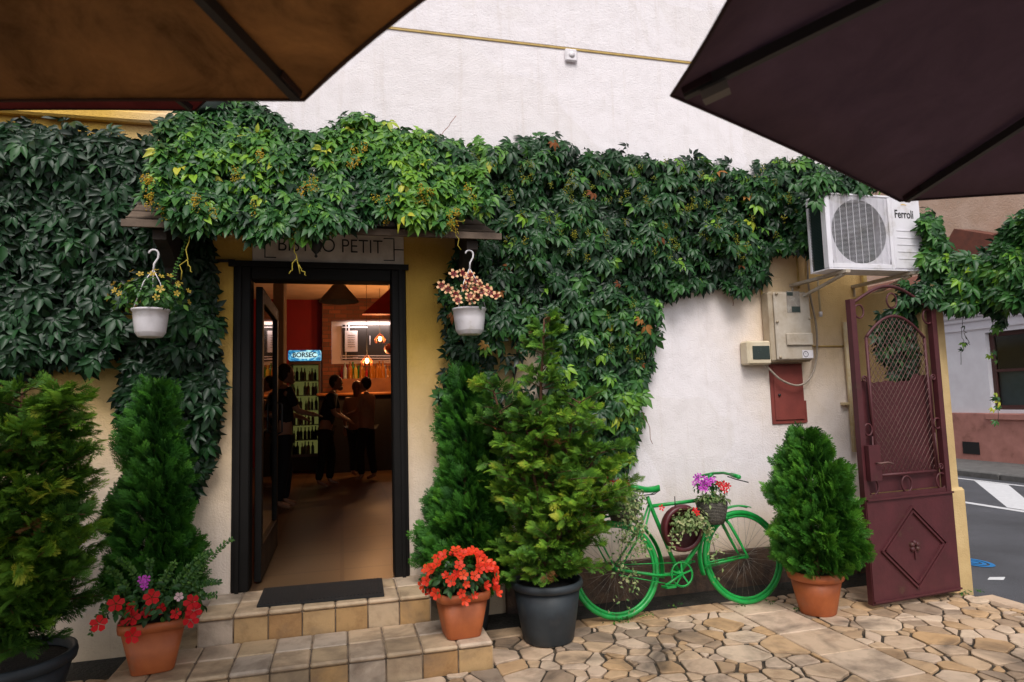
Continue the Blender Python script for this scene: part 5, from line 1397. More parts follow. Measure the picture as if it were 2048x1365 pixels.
def parasol(tip, cen, z, rise, label, mt, hem, zpole=0.0, conc=None):
    t = thing('parasol', label, 'parasol', (cen[0], cen[1], zpole))
    Rr = math.hypot(tip[0]-cen[0], tip[1]-cen[1]); a0 = math.atan2(tip[1]-cen[1], tip[0]-cen[0])
    q = MB(); vs = []; NR, NA = 10, 12; ang = []
    for k in range(8):
        for j in range(NA): ang.append((k, j/NA))
    def pt(k, f, rr2):
        A = Vector((math.cos(a0+k*math.pi/4), math.sin(a0+k*math.pi/4))); B_ = Vector((math.cos(a0+(k+1)*math.pi/4), math.sin(a0+(k+1)*math.pi/4)))
        v = A.lerp(B_, f); s_ = 4*f*(1-f)
        rad = rr2*(1-(conc or {}).get(k, .015)*s_*rr2**2)
        return Vector((cen[0]+v.x*Rr*rad, cen[1]+v.y*Rr*rad, z+rise*(1-rr2)**.92*1.0-.035*s_*rr2*(1-rr2)*2))
    for i in range(NR+1):
        for (k, f) in ang: vs.append(pt(k, f, max(.02, i/NR)))
    n = len(ang)
    q.add(vs, [(i*n+k, i*n+(k+1) % n, (i+1)*n+(k+1) % n, (i+1)*n+k) for i in range(NR) for k in range(n)], 0, True)
    cv = q.build('canopy', mt, t); md = cv.modifiers.new('thick', 'SOLIDIFY'); md.thickness = .002
    q = MB(); q.tube([pt(k, f, 1.0) for (k, f) in ang], .0042, 5, closed=True); q.build('hem', hem, cv)
    for k in range(8):
        q = MB(); a_ = pt(k, 0, .985); q.bar(a_+Vector((0,0,-.012)), pt(k, 0, .03)+Vector((0,0,-.02)), .018, .022)
        rb = q.build('rib', M['frame_alu'], t)
        q = MB(); d_ = (pt(k,0,.9)-a_).normalized(); q.bar(a_+d_*.0+Vector((0,0,-.008)), a_+d_*.06+Vector((0,0,-.012)), .026, .016); q.build('rib_pocket', hem, rb)
        q = MB(); q.bar(pt(k,0,.52)+Vector((0,0,-.035)), (cen[0]+.05*math.cos(a0+k*math.pi/4), cen[1]+.05*math.sin(a0+k*math.pi/4), z+rise-.55), .014, .014); q.build('strut', M['frame_alu'], rb)
    q = MB(); q.tube([(cen[0],cen[1],zpole+.05),(cen[0],cen[1],z+rise+.06)], .024, 16); q.build('pole', M['frame_alu'], t)
    q = MB(); q.lathe([(.05,z+rise-.60),(.05,z+rise-.52),(.03,z+rise-.5)], (cen[0],cen[1],0), 16, cap=True); q.build('hub', M['frame_alu'], t)
    q = MB(); q.lathe([(.001,0),(.27,0),(.28,.02),(.26,.05),(.06,.08),(.035,.3),(.001,.3)], (cen[0],cen[1],zpole+.002), 32); q.build('base', M['frame_alu'], t)
    return t, pt
M['brown_cloth'] = cloth('brown_parasol_cloth', (.46,.27,.12), (.20,.11,.05), (.66,.39,.17), .5)
M['purple_cloth'] = cloth('plum_parasol_cloth', (.17,.12,.17), (.14,.10,.145), (.20,.14,.20), .30)
M['maroon_cloth'] = cloth('maroon_parasol_cloth', (.26,.06,.07), (.2,.045,.055), (.3,.07,.08), .4)
M['hem_dark'] = mat('dark_seam', (.035,.014,.022), .9); M['hem_brown'] = mat('brown_seam', (.06,.028,.02), .9)
def hit(px, py, z):
    d = ray(px, py); return CAM+d*((z-CAMZ)/d.z)
zL = 2.22
tA, tB = hit(608,200,zL), hit(-60,186,zL)
dirb = Vector((-.574,-.819,0)); 
cL = tA+dirb*1.5
parasol((tA.x,tA.y), (cL.x,cL.y), zL, .42, 'brown stained octagonal parasol overhead at the upper left', M['brown_cloth'], M['hem_brown'], conc={7: .032, 0: .008})
zR = 2.20
t1, t2 = hit(1343,191,zR), hit(1799,402,zR)
ed = (t2-t1); Rr = ed.length/(2*math.sin(math.pi/8)); mid = (t1+t2)/2; nn = Vector((ed.y,-ed.x,0)).normalized()
cR_ = mid+nn*Rr*math.cos(math.pi/8)
PR, ptR = parasol((t1.x,t1.y), (cR_.x,cR_.y), zR, .42, 'dark plum octagonal parasol overhead at the upper right', M['purple_cloth'], M['hem_dark'], conc={7: .006, 0: .035})
print('parasol R', Rr, tuple(cR_), tuple(t1), tuple(t2), tuple(tA), tuple(cL))
q = MB(); dd = (cR_-t1); dd.z = 0; dd.normalize(); a_ = t1+dd*.06+Vector((0,0,.0)); q.bar(a_+Vector((0,0,-.022)), a_+dd*.05+Vector((0,0,-.010)), .03, .018); q.build('care_tag', mat('grey_tag', (.20,.19,.18), .7), PR)
zM = 2.82; t3 = hit(392,221,zM); c3 = t3+dirb*1.9  # canopy enlarged out of view so that it shades the left wall
parasol((t3.x,t3.y), (c3.x,c3.y), zM, .38, 'maroon parasol edge showing beyond the brown parasol at the left, canopy enlarged out of view for shade', M['maroon_cloth'], M['hem_dark'])

# ================================================================== houses across the street
M['whitewash'] = mat('white_render', (.84,.82,.87), .85, (.74,.71,.76), 3, .25, 60)
M['pinkbase'] = mat('pink_plinth_render', (.54,.25,.21), .9, (.43,.19,.155), 4, .4, 60, dirt=(.24,.10,.08))
M['peach'] = mat('peeling_peach_plaster', (.74,.54,.42), .9, (.62,.42,.30), 1.6, .6, 20, dirt=(.60,.50,.42), bdist=.03)
M['redroof'] = mat('red_roof_tile', (.20,.065,.04), .85, (.12,.045,.03), 5, .5, 30)
M['winwood'] = mat('brown_window_wood', (.07,.022,.018), .5)
HX = 12.9
hs = thing('white_house', 'low white house with a pink plinth across the street', 'house', (HX+1.5, 8, 0))
zb = PX(1940,826,HX).z; zc0 = PX(1915,648,HX).z
wz0, wz1 = PX(1990,820,HX).z, PX(1990,664,HX).z
wy1, wy0 = PX(1976,740,HX).y, PX(1976,740,HX).y-1.35
q = MB()
def fac(y0_, y1_, z0_, z1_, d=0): q.box((HX-d,y0_,z0_),(HX+.3,y1_,z1_))
fac(-2,wy0,zb,zc0+.4); fac(wy1,24,zb,zc0+.4); fac(wy0,wy1,zb,wz0); fac(wy0,wy1,wz1,zc0+.4)
q.box((HX+.301,-2,0),(HX+9,24,zc0+.39)); q.build('wall', M['whitewash'], hs)
q = MB(); q.box((HX-.06,-2,0.0),(HX-.002,24,zb), bev=.01); q.box((HX-.11,-2,zb-.13),(HX-.061,PX(1978,830,HX).y,zb-.01), bev=.01); pk = q.build('plinth', M['pinkbase'], hs)
vy1, vy0, vz0, vz1 = PX(1930,886,HX).y, PX(1963,886,HX).y, PX(1945,908,HX).z, PX(1945,884,HX).z
q = MB(); q.box((HX-.075,vy0,vz0),(HX-.062,vy1,vz1)); q.build('cellar_vent', M['black'], pk)
q = MB(); q.box((HX-.05,-2,zc0),(HX-.002,24,zc0+.09), bev=.015); q.box((HX-.12,-2,zc0+.093),(HX-.002,24,zc0+.20), bev=.03); q.box((HX-.24,-2,zc0+.205),(HX-.002,24,zc0+.36), bev=.05); q.box((HX-.04,-2,zc0-.17),(HX-.002,24,zc0-.13)); q.build('cornice', M['whitewash'], hs)
q = MB(); q.add([(HX-.3,-2,zc0+.42),(HX-.3,24,zc0+.42),(HX+2.6,24,zc0+1.75),(HX+2.6,-2,zc0+1.75),(HX+9,24,zc0+.42),(HX+9,-2,zc0+.42)], [(0,1,2,3),(3,2,4,5),(0,3,5),(1,4,2)]); q.build('roof', M['redroof'], hs)
def house_window(y0_, y1_):
    q = MB(); f = .09
    for a in (((y0_,wz0),(y0_+f,wz1)),((y1_-f,wz0),(y1_,wz1)),((y0_+f,wz0),(y1_-f,wz0+f)),((y0_+f,wz1-f),(y1_-f,wz1)),((y0_+f,(wz0+wz1)/2-.03),(y1_-f,(wz0+wz1)/2+.03))):
        q.box((HX+.10,a[0][0],a[0][1]),(HX+.17,a[1][0],a[1][1]), bev=.006)
    wn = q.build('window', M['winwood'], hs)
    q = MB(); q.box((HX+.135,y0_+f,wz0+f),(HX+.14,y1_-f,wz1-f)); q.build('pane', glass('window_glass', (.7,.8,.8), .05), wn)
    q = MB(); q.box((HX+.22,y0_+f,wz0+f),(HX+.225,y1_-f,wz0+(wz1-wz0)*.52)); q.build('curtain', mat('net_curtain', (.75,.86,.88), .9), wn)
    q = MB(); q.box((HX+.19,y0_+f,wz0+(wz1-wz0)*.52),(HX+.21,y1_-f,wz1-f)); q.build('blind', mat('dark_blind', (.07,.085,.08), .7, (.03,.04,.04), 12), wn)
house_window(wy0, wy1)
pe = thing('peach_building', 'taller peach plastered building with peeling walls behind the red roof', 'building', (19, 8, 0))
q = MB(); q.box((17.0,-4,0),(24,30,9.5)); q.build('wall', M['peach'], pe)
q = MB(); q.box((16.7,-4.3,9.5),(24.3,30.3,9.8)); q.build('roof', M['redroof'], pe)
ga = PX(1905,462,16.2); 
q = MB()
pts2 = [PX(1884,500,16.2), PX(1908,458,16.2), PX(1985,470,16.2), PX(2010,462,16.2), PX(2060,500,16.2), PX(2060,560,16.2), PX(1884,560,16.2)]
q.poly(pts2, (.75,0,0)); tag(q.build('gable_roof', M['redroof'], loc=pts2[0]), 'small dark red tiled gable roof poking up before the peach wall', 'roof')

# weeds rooted in the joints along the wall
it = []; 
for (px, py, n) in ((1255,1238,40),(1240,1246,25),(1480,1214,10),(1350,1216,8),(1600,1225,14),(1930,1190,26),(1955,1186,14),(1545,1210,8),(1300,1236,10)):
    c = G(px, py)
    for _ in range(n):
        p = c+Vector((ro.gauss(0,.035), ro.gauss(0,.015), ro.uniform(.004,.03)))
        it.append((p, Vector((ro.gauss(0,.5),-.5,1)), Vector((ro.gauss(0,1),ro.gauss(0,1),.3)), ro.uniform(.012,.03), min(1,max(0,.5+ro.gauss(0,.2)))))
tag(put('weeds', None, simple, it, M['smallleaf']), kind='stuff')
# ================================================================== inside the bistro
M['intfloor'] = None
def floor_mat():
    m, t, b = new_mat('glazed_floor_tile'); g = t.nodes.new('ShaderNodeNewGeometry')
    br = t.nodes.new('ShaderNodeTexBrick'); br.offset = 0; br.inputs['Scale'].default_value = 1; br.inputs['Brick Width'].default_value = .6; br.inputs['Row Height'].default_value = .6
    br.inputs['Mortar Size'].default_value = .016; br.inputs['Color1'].default_value = (.12,.07,.035,1); br.inputs['Color2'].default_value = (.105,.062,.034,1); br.inputs['Mortar'].default_value = (.08,.045,.025,1)
    t.links.new(g.outputs['Position'], br.inputs['Vector']); t.links.new(br.outputs['Color'], b.inputs['Base Color']); b.inputs['Roughness'].default_value = .36; b.inputs['Specular IOR Level'].default_value = .25
    return m
q = MB(); q.box((-4,WY+.001,.15),(4.4,19,.322)); tag(q.build('interior_floor', floor_mat()), kind='structure')
M['ceil'] = mat('bistro_ceiling', (.72,.50,.29), .9, (.6,.4,.23), 3)
M['redwall'] = mat('red_wall_paint', (.30,.012,.014), .7, (.24,.01,.012), 4)
M['dark'] = mat('dark_panel', (.015,.011,.010), .6)
def brickmat():
    m, t, b = new_mat('interior_brick'); g = t.nodes.new('ShaderNodeNewGeometry'); mp = t.nodes.new('ShaderNodeMapping'); mp.inputs['Rotation'].default_value = (R(90),0,0)
    t.links.new(g.outputs['Position'], mp.inputs[0]); br = t.nodes.new('ShaderNodeTexBrick'); br.inputs['Scale'].default_value = 1; br.inputs['Brick Width'].default_value = .26; br.inputs['Row Height'].default_value = .09
    br.inputs['Mortar Size'].default_value = .008; br.inputs['Color1'].default_value = (.30,.10,.05,1); br.inputs['Color2'].default_value = (.16,.06,.04,1); br.inputs['Mortar'].default_value = (.10,.07,.05,1)
    t.links.new(mp.outputs[0], br.inputs['Vector']); t.links.new(br.outputs['Color'], b.inputs['Base Color']); b.inputs['Roughness'].default_value = .85; return m
M['brick'] = brickmat()
ZF = .325; YW = 15.0
zce = P(640, 600, YW).z
def bpart(name, m_, f, label=None):
    q = MB(); f(q); o = q.build(name, m_, bistro)
    if label: o['label'] = label
    return o
bpart('ceiling', M['ceil'], lambda q: q.box((-4,WY+.281,zce),(4.4,19,zce+.1)), 'warm plaster ceiling inside the bistro')
xr0, xr1 = P(567,650,YW).x, P(645,650,YW).x
bpart('red_wall', M['redwall'], lambda q: q.box((xr0-2.5,YW,ZF),(xr1,YW+.1,zce)), 'deep red back wall inside the bistro')
xq = P(663,680,YW-.3).x
bpart('brick_wall', M['brick'], lambda q: (q.box((xr1+.002,YW-.3,ZF),(xq,YW+.1,zce)), q.box((xq+.002,YW-.3,P(700,640,YW-.3).z),(4.3,YW+.1,zce)), q.box((xq+.002,YW-.298,ZF),(4.3,YW+.1,P(700,728,YW-.3).z))), 'brick wall round the lit white niche')
bpart('side_wall', M['dark'], lambda q: (q.box((4.3,WY+.3,ZF),(4.39,YW+.1,zce)), q.box((-2.9,WY+.3,ZF),(-2.8,YW+.1,zce))))
bpart('pillar', M['ceil'], lambda q: q.box((P(546,650,9).x,9,ZF),(P(567,650,9).x,9.5,zce)), 'cream interior pillar beside the red wall')
zn0, zn1 = P(700,728,YW-.3).z, P(700,640,YW-.3).z; xn0, xn1 = xq+.002, 2.6
M['niche'] = mat('niche_white', (.75,.68,.66), .8, (.7,.62,.58), 4)
bpart('niche', M['niche'], lambda q: q.box((xn0,YW+.02,zn0),(xn1+1.5,YW+.1,zn1)), 'white lit niche behind the bar')
bpart('red_beam', mat('red_beam_paint', (.85,.05,.035), .6), lambda q: q.poly([P(725,628,11.5),P(790,568,11.5),P(840,568,11.5),P(840,628,11.5)], (0,.2,0)), 'slanting red ceiling beam')
# menu board
mbx0, mbx1 = P(685,690,YW-.05).x, P(800,690,YW-.05).x; mz0_, mz1_ = P(730,720,YW-.05).z, P(730,650,YW-.05).z
mn = thing('menu_board', 'blackboard menu with white line drawing hanging in the lit niche', 'menu board', ((mbx0+mbx1)/2, YW-.05, mz0_))
q = MB(); q.box((mbx0,YW-.05,mz0_),(mbx1,YW-.02,mz1_)); q.build('board', M['dark'], mn)
chalk = emit('chalk_line', (.5,.5,.5), .0)
q = MB()
for (x0,y0,x1,y1) in ((683,655,735,655),(692,650,692,665),(698,650,698,665),(683,712,790,712),(692,705,692,720),(705,716,716,716),(683,717,790,717),(740,672,740,690)):
    a, b = P(x0,y0,YW-.055), P(x1,y1,YW-.055); q.bar(a, b, .018, .004, up=(0,1,0))
q.build('chalk_drawing', M['white_plastic'], mn)
for k in range(8):
    pass
pp_ = thing('menu_paper', 'white sheet of paper pinned on the blackboard', 'paper', P(702,683,YW-.07))
q = MB(); a, b = P(690,704,YW-.07), P(715,662,YW-.07); q.box((a.x,YW-.075,a.z),(b.x,YW-.068,b.z)); q.build('sheet', M['white_plastic'], pp_)
q = MB()
for k in range(6):
    z = b.z-(b.z-a.z)*(.22+.11*k); q.box((a.x+.06,YW-.078,z),(b.x-.06,YW-.076,z+.008))
q.build('print', M['dark'], pp_)
# bar
yb0 = 12.9
bar = thing('bar_counter', 'long dark bar counter with an orange lit top in front of the bottles', 'bar', (1.5, yb0, ZF))
zbt = P(740,785,yb0).z
bx0 = P(638,800,yb0).x
q = MB(); q.box((bx0,yb0,ZF),(4.2,yb0+.55,zbt-.06)); q.build('body', M['dark'], bar)
q = MB(); q.box((bx0-.05,yb0-.06,zbt-.058),(4.2,yb0+.62,zbt), bev=.015); q.build('counter_top', mat('orange_wood', (.42,.16,.05), .35, (.3,.1,.03), 4), bar)
bs = thing('bar_shelf', 'lit wooden back shelf carrying the bottles under the niche', 'shelf', (1.6, YW-.5, 1.2))
zsh = P(720,758,YW-.45).z
q = MB(); q.box((xr1+.3,YW-.62,zsh-.05),(4.2,YW-.302,zsh)); q.box((xr1+.3,YW-.62,ZF),(4.2,YW-.56,zsh-.051)); q.build('board', mat('shelf_wood', (.40,.15,.05), .5, (.28,.09,.03), 5), bs)
# bottles
def bottle_mesh(r, h):
    q = MB(); q.lathe([(.001,0),(r,0),(r,.003),(r,h*.58),(r*.85,h*.66),(r*.36,h*.76),(r*.33,h*.95),(r*.42,h*.955),(r*.42,h),(.001,h)], (0,0,0), 12); return q
bm_ = {}
cols = {'green': (.03,.22,.05), 'amber': (.45,.16,.02), 'clear': (.42,.46,.44), 'dark': (.012,.016,.012), 'yellow': (.55,.42,.06), 'red': (.38,.02,.02)}
for k, c_ in cols.items():
    m_, t_, b_ = new_mat(k+'_bottle_glass'); b_.inputs['Base Color'].default_value = (*c_, 1); b_.inputs['Roughness'].default_value = .12
    bm_[k] = m_
btp = {}
def bottle(k, pos, sc, label, group):
    key = k
    if key not in btp:
        q = bottle_mesh(.038, .30); o = q.build('bottle', bm_[k], loc=(0,0,0)); btp[key] = o; c = o
    else:
        c = btp[key].copy(); COL.objects.link(c)
    c.location = pos; c.scale = (sc, sc, sc*1.0)
    return tag(c, label, 'bottle', group)
rb_ = random.Random(5)
x = xr1+.42; 
while x < 2.55:
    for row in (0, 1):
        k = rb_.choice(['green','amber','clear','yellow','red','clear','amber'])
        bottle(k, (x+rb_.uniform(-.01,.01)+row*.05, YW-.40-row*.13, zsh+.001), rb_.uniform(.75,1.3), k.replace('clear','pale')+' spirit bottle, %s row, %s part of the shelf behind the bar' % (('back','front')[row], 'left' if x < xr1+1.0 else 'middle' if x < xr1+1.9 else 'right'), 'spirit bottles behind the bar')
    x += .115
# fridge
yf = 13.3
fx0, fx1 = P(577,850,yf).x, P(641,850,yf).x; fz1 = P(605,722,yf).z
fr = thing('drinks_fridge', 'tall lit glass door drinks fridge with a blue mineral water sign on top', 'fridge', ((fx0+fx1)/2, yf+.3, ZF))
q = MB(); q.box((fx0,yf+.03,ZF+.04),(fx0+.04,yf+.6,fz1)); q.box((fx1-.04,yf+.03,ZF+.04),(fx1,yf+.6,fz1)); q.box((fx0+.041,yf+.03,ZF+.04),(fx1-.041,yf+.6,ZF+.30)); q.box((fx0+.041,yf+.03,fz1-.05),(fx1-.041,yf+.6,fz1)); q.box((fx0+.041,yf+.56,ZF+.301),(fx1-.041,yf+.6,fz1-.051))
q.build('cabinet', M['dark'], fr)
q = MB(); q.box((fx0+.05,yf+.54,ZF+.31),(fx1-.05,yf+.555,fz1-.06)); q.build('lit_back', emit('fridge_light', (.34,.32,.10), .24), fr)
q = MB()
for zz in (ZF+.30, fz1-.07): q.box((fx0+.005,yf-.01,zz),(fx1-.005,yf+.028,zz+.05))
q.box((fx0+.002,yf-.012,ZF+.30),(fx0+.035,yf+.027,fz1-.02)); q.box((fx1-.035,yf-.012,ZF+.30),(fx1-.002,yf+.027,fz1-.02)); dr_ = q.build('door', mat('fridge_door_frame', (.10,.06,.045), .4), fr)
q = MB(); q.box((fx0+.036,yf+.005,ZF+.351),(fx1-.036,yf+.009,fz1-.071)); q.build('pane', glass('fridge_glass', (.95,1,.95), .03), dr_)
sz0, sz1 = P(605,721,yf).z+.0, P(605,701,yf).z
q = MB(); q.box((fx0-.01,yf-.03,sz0+.004),(fx1+.01,yf+.35,sz1), bev=.02)
def signmat():
    m, t, b = new_mat('blue_lit_sign'); n = ntex(t, 7, 5, .6, dist=1); r = ramp(t, [(.35, (.01,.05,.16)), (.5, (.02,.20,.42)), (.68, (.30,.75,.85))], n.outputs[0])
    t.links.new(r.outputs[0], b.inputs['Base Color']); t.links.new(r.outputs[0], b.inputs['Emission Color']); b.inputs['Emission Strength'].default_value = .9; return m
sgn = q.build('sign', signmat(), fr)
tx = text_mesh('sign_lettering', 'BORSEC', .13, emit('sign_text', (.55,.75,.85), .0), sgn, ((fx0+fx1)/2, yf-.034, (sz0+sz1)/2), FACE_Y, .002, .004, .95)
tx.data.materials.clear(); tx.data.materials.append(mat('sign_navy', (.05,.03,.05), .5))
q = MB(); q.ball(((fx0+fx1)/2,yf-.0305,(sz0+sz1)/2), .13, 8, sc=(1.9,.012,.55)); q.build('sign_glow_patch', emit('sign_pale', (.45,.80,.90), .8), sgn)
for i in range(6):
    z = ZF+.33+i*(fz1-ZF-.42)/6
    q = MB(); q.box((fx0+.045,yf+.08,z-.012),(fx1-.045,yf+.53,z)); q.build('shelf', M['white_plastic'], fr)
    for j in range(7):
        x_ = fx0+.09+j*(fx1-fx0-.18)/6
        k = rb_.choice((['dark','amber','clear'],['dark','dark','green'],['yellow','dark','amber'],['green','clear'],['yellow','amber','clear'],['clear','dark'])[i])
        if rb_.random() < .12: continue
        nm = ('lowest','second lowest','third lowest','third highest','second highest','topmost')[i]
        bottle(k, (x_+rb_.uniform(-.015,.015), yf+.14+rb_.uniform(0,.1), z+.001), rb_.choice((.6,.72,.8,.84)), k.replace('clear','pale')+' drink bottle on the %s shelf of the lit fridge' % nm, 'drink bottles inside the fridge')
# lamps
def bulb_lamp(px, py, y_, label, energy):
    p = P(px, py, y_); t = thing('pendant_lamp', label, 'lamp', p, 'wire cage pendant lamps over the bar')
    q = MB(); q.ball(p, .035, 8, sc=(1,1,1.4)); q.build('bulb', emit('lit_bulb', (1.0,.50,.16), 22), t)
    q = MB(); q.tube([(p.x,p.y,p.z+.11),(p.x,p.y,zce)], .004, 4); q.build('cord', M['black'], t)
    q = MB()
    for k in range(8):
        a = k*math.pi/4; q.tube([(p.x+.015*math.cos(a),p.y+.015*math.sin(a),p.z+.11),(p.x+.11*math.cos(a),p.y+.11*math.sin(a),p.z-.02),(p.x+.09*math.cos(a),p.y+.09*math.sin(a),p.z-.09)], .003, 4)
    q.build('cage', mat('copper_wire', (.5,.16,.07), .4, metal=.6), t)
    l = bpy.data.lights.new('lamp_light', 'POINT'); l.energy = energy; l.color = (1, .48, .18); l.shadow_soft_size = .05
    o = bpy.data.objects.new('lamp_light', l); COL.objects.link(o); o.parent = t; o.location = (0, -.16, -.02)
bulb_lamp(760, 678, 13.4, 'upper of the two lit cage pendant lamps hanging in front of the blackboard', 26)
bulb_lamp(734, 722, 12.6, 'lower of the two lit cage pendant lamps hanging above the bar bottles', 26)
p = P(678, 588, 8.0)
t = thing('shade_lamp', 'big beige cone lampshade hanging unlit inside the doorway', 'lamp', p)
q = MB(); q.lathe([(.235,-.10),(.225,-.08),(.10,.07),(.08,.10),(.001,.125)], p, 32); q.build('lamp_shade', mat('beige_shade', (.62,.46,.28), .7), t)
q = MB(); q.tube([p+Vector((0,0,.12)), (p.x,p.y,zce)], .005, 5); q.build('cord', M['black'], t)
p = P(779, 698, 12.2); t = thing('striped_globe', 'small red and white striped globe at the right edge of the doorway', 'globe', p)
q = MB(); q.ball(p, .10, 10); q.build('globe', mat('red_white_stripes', (.6,.05,.05), .4, (.7,.6,.55), 14), t)
q = MB(); q.tube([p+Vector((0,0,.1)), (p.x,p.y,zce)], .004, 5); q.build('cord', M['black'], t)
# area light without a fitting, added at the niche top to brighten it
l = bpy.data.lights.new('added_niche_light', 'AREA'); l.energy = 22; l.size = 2.0; l.size_y = .08; l.shape = 'RECTANGLE'; l.color = (1, .80, .72)
o = bpy.data.objects.new('added_niche_light', l); COL.objects.link(o); o.location = (1.2, YW-.14, zn1-.03); o.rotation_euler = (R(20), 0, 0)
# people
def skin(name, pts, edges, parent, mt, root=0, sub=2):
    me = bpy.data.meshes.new(name); off = wloc(parent)
    me.from_pydata([tuple(Vector(p[:3])-off) for p in pts], edges, [])
    o = bpy.data.objects.new(name, me); COL.objects.link(o); o.parent = parent
    o.modifiers.new('skin', 'SKIN')
    for i, p in enumerate(pts):
        sv = me.skin_vertices[0].data[i]; r_ = p[3]; sv.radius = r_ if isinstance(r_, tuple) else (r_, r_); sv.use_root = (i == root)
    if sub: s_ = o.modifiers.new('sub', 'SUBSURF'); s_.levels = sub; s_.render_levels = sub
    bpy.context.view_layer.update()
    m2 = bpy.data.meshes.new_from_object(o.evaluated_get(bpy.context.evaluated_depsgraph_get()))
    o.modifiers.clear(); o.data = m2; m2.materials.clear(); m2.materials.append(mt)
    m2.polygons.foreach_set('use_smooth', [True]*len(m2.polygons)); return o
skinm = mat('skin', (.42,.22,.14), .55); hairm = mat('dark_hair', (.02,.013,.01), .6); 
def person(pos, face, H, label, top, bottom, lean_=0.0, armR=None, armL=None, hairlong=False, hairc=None, stride=.05):
    # face: heading angle (deg, 0 = +x). local frame: f forward, s to the person's left
    t = thing('person', label, 'person', pos)
    f = Vector((math.cos(R(face)), math.sin(R(face)), 0)); s = Vector((-f.y, f.x, 0)); k = H/1.75
    o = Vector(pos)
    def L(a, b_, z): return o+(f*a+s*b_+Vector((0,0,z)))*k
    def up(a, b_, z):      # upper body point with lean about the hip
        h = z-.95; return L(a+h*math.sin(lean_), b_, .95+h*math.cos(lean_))
    hip = L(0,0,.95)
    def arm(sgn, tgt):
        sh = up(0, .19*sgn, 1.42)
        if tgt is None: el = up(-.02, .24*sgn, 1.14); ha = up(.06, .25*sgn, .90)
        else: ha = L(*tgt); el = sh.lerp(ha, .5)+Vector((0,0,-.10))*k-f*.03
        return sh, el, ha
    pts = []; ed = []
    def add(p, r_, j=None):
        pts.append((*p, r_*k)); i = len(pts)-1
        if j is not None: ed.append((j, i))
        return i
    h0 = add(hip, .125); w_ = add(up(0,0,1.10), .11, h0); ch = add(up(0,0,1.30), .125, w_); nk = add(up(0,0,1.46), .055, ch); n2 = add(up(.01,0,1.52), .05, nk)
    ft = Vector(f)
    for sg_ in (-1, 1):
        a = add(L(0,.09*sg_,.86), .085, h0); kn = add(L(.03+stride*sg_,.10*sg_,.50), .058, a); an = add(L(-.02+stride*1.3*sg_,.10*sg_,.09), .038, kn); add(L(.13+stride*1.3*sg_,.11*sg_,.035), .032, an)
    arms = {}
    for sg_, tg in ((-1, armR), (1, armL)):
        sh, el, ha = arm(sg_, tg); arms[sg_] = (sh, el, ha)
        a = add(sh, .052, ch); b_ = add(el, .042, a); c_ = add(el.lerp(ha, .85), .028, b_)
        d_ = (ha-el).normalized(); pal = add(ha+d_*.04*k, .030, c_)
        sd2 = d_.cross(Vector((0,0,1))); sd2 = sd2.normalized() if sd2.length > .1 else s
        for q_ in range(4):
            o1 = sd2*(.024*(q_-1.5))*k; a1 = add(ha+(d_*.085+o1)*1.0, .0095, pal); add(ha+d_*(.15-.01*abs(q_-1.3))*k+o1+Vector((0,0,-.015)), .008, a1)
        th = add(ha+d_*.05*k-sd2*.045*k, .010, pal); add(ha+d_*.09*k-sd2*.055*k-Vector((0,0,.015)), .009, th)
    body = skin('body', pts, ed, t, skinm)
    # head, joined into the body mesh
    hc = up(.03, 0, 1.64); q = MB()
    q.ball(hc, .10*k, 10, sc=(.86,.80,1.15))
    q.ball(hc+f*.10*k*.82+Vector((0,0,-.012)), .016*k, 4); q.ball(hc+f*.055*k+Vector((0,0,-.085*k)), .045*k, 6)
    for sg_ in (-1, 1): q.ball(hc+s*.082*k*sg_+Vector((0,0,-.01)), .024*k, 4, sc=(.7,.5,1.2))
    for sg_ in (-1, 1): q.ball(hc+f*.083*k+s*.032*k*sg_+Vector((0,0,.012*k)), .010*k, 4)
    q.ball(hc+f*.086*k+Vector((0,0,-.05*k)), .018*k, 4, sc=(.6,1.2,.35))
    hd = q.build('head_tmp', skinm, t)
    import bmesh
    bm = bmesh.new(); bm.from_mesh(body.data); bm.from_mesh(hd.data); bm.to_mesh(body.data); bm.free(); bpy.data.objects.remove(hd)
    q = MB(); q.ball(hc-f*.026*k+Vector((0,0,.020*k)), .104*k, 8, sc=(.90,.84,1.1))
    if hairlong: q.ball(hc-f*.05*k+Vector((0,0,-.09*k)), .085*k, 7, sc=(.7,1,1.5))
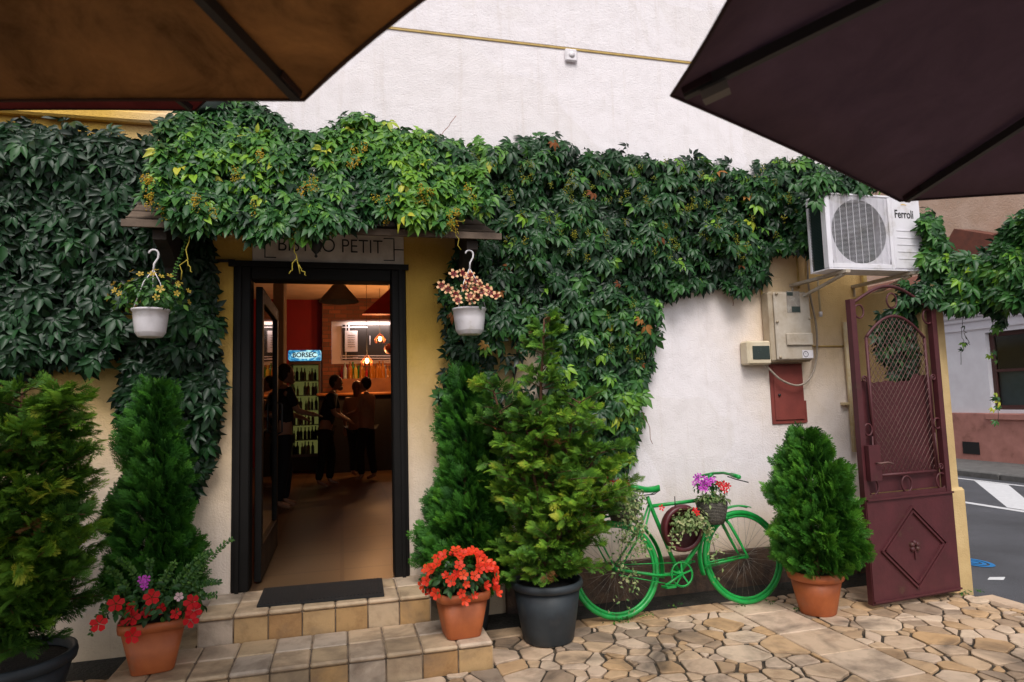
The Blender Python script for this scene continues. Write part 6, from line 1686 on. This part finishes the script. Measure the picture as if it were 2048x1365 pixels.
    hair = q.build('hair', hairc or hairm, t)
    # clothes
    pt = [(*L(0,0,.99), .140*k)]; e2 = []
    for sg_ in (-1, 1):
        pt.append((*L(0,.095*sg_,.84), .10*k)); a = len(pt)-1; e2.append((0, a)); pt.append((*L(.03+stride*sg_,.10*sg_,.50), .078*k)); e2.append((a, a+1)); pt.append((*L(-.02+stride*1.3*sg_,.10*sg_,.10), .062*k)); e2.append((a+1, a+2))
    skin('trousers', pt, e2, t, bottom)
    pt = [(*up(0,0,.93), .150*k), (*up(0,0,1.12), .130*k), (*up(0,0,1.32), .150*k), (*up(0,0,1.43), .085*k)]; e2 = [(0,1),(1,2),(2,3)]
    for sg_ in (-1, 1):
        sh, el, ha = arms[sg_]; pt.append((*sh, .070*k)); a = len(pt)-1; e2.append((2, a)); pt.append((*sh.lerp(el,.8), .060*k)); e2.append((a, a+1))
    skin('shirt', pt, e2, t, top)
    return t
blk = mat('black_cloth', (.010,.010,.012), .85); beige = mat('beige_shirt', (.42,.27,.17), .85, (.36,.2,.12), 20); navy = mat('navy_cloth', (.012,.014,.022), .85)
def at_floor(px, y_): return Vector((P(px, 800, y_).x, y_, ZF))
person(at_floor(566, 8.7), 20, 1.80, 'dark dressed waiter standing just inside the door with one forearm held out', blk, blk, .02, armR=(.30,-.16,1.14), armL=(.26,.16,1.10))
person(at_floor(650, 10.8), -10, 1.76, 'person in dark clothes bending forward in the middle of the room', navy, blk, .22, armR=(.30,-.1,1.06), armL=(.32,.1,1.04))
person(at_floor(712, 11.9), 60, 1.68, 'person with light brown hair in a pale top beside the bar', mat('pale_top', (.30,.18,.12), .85), blk, .05, armR=(.3,-.1,1.15), hairlong=True, hairc=mat('brown_hair', (.12,.05,.02), .6))
person(at_floor(733, 11.3), 150, 1.72, 'person with black hair in a beige shirt and dark skirt at the bar', beige, blk, .0, armR=(.25,-.05,1.15), armL=(.25,.1,1.15))
# floor lamp patch: warm ceiling spot over the entrance (lights the tiles at the sill)
q = MB()
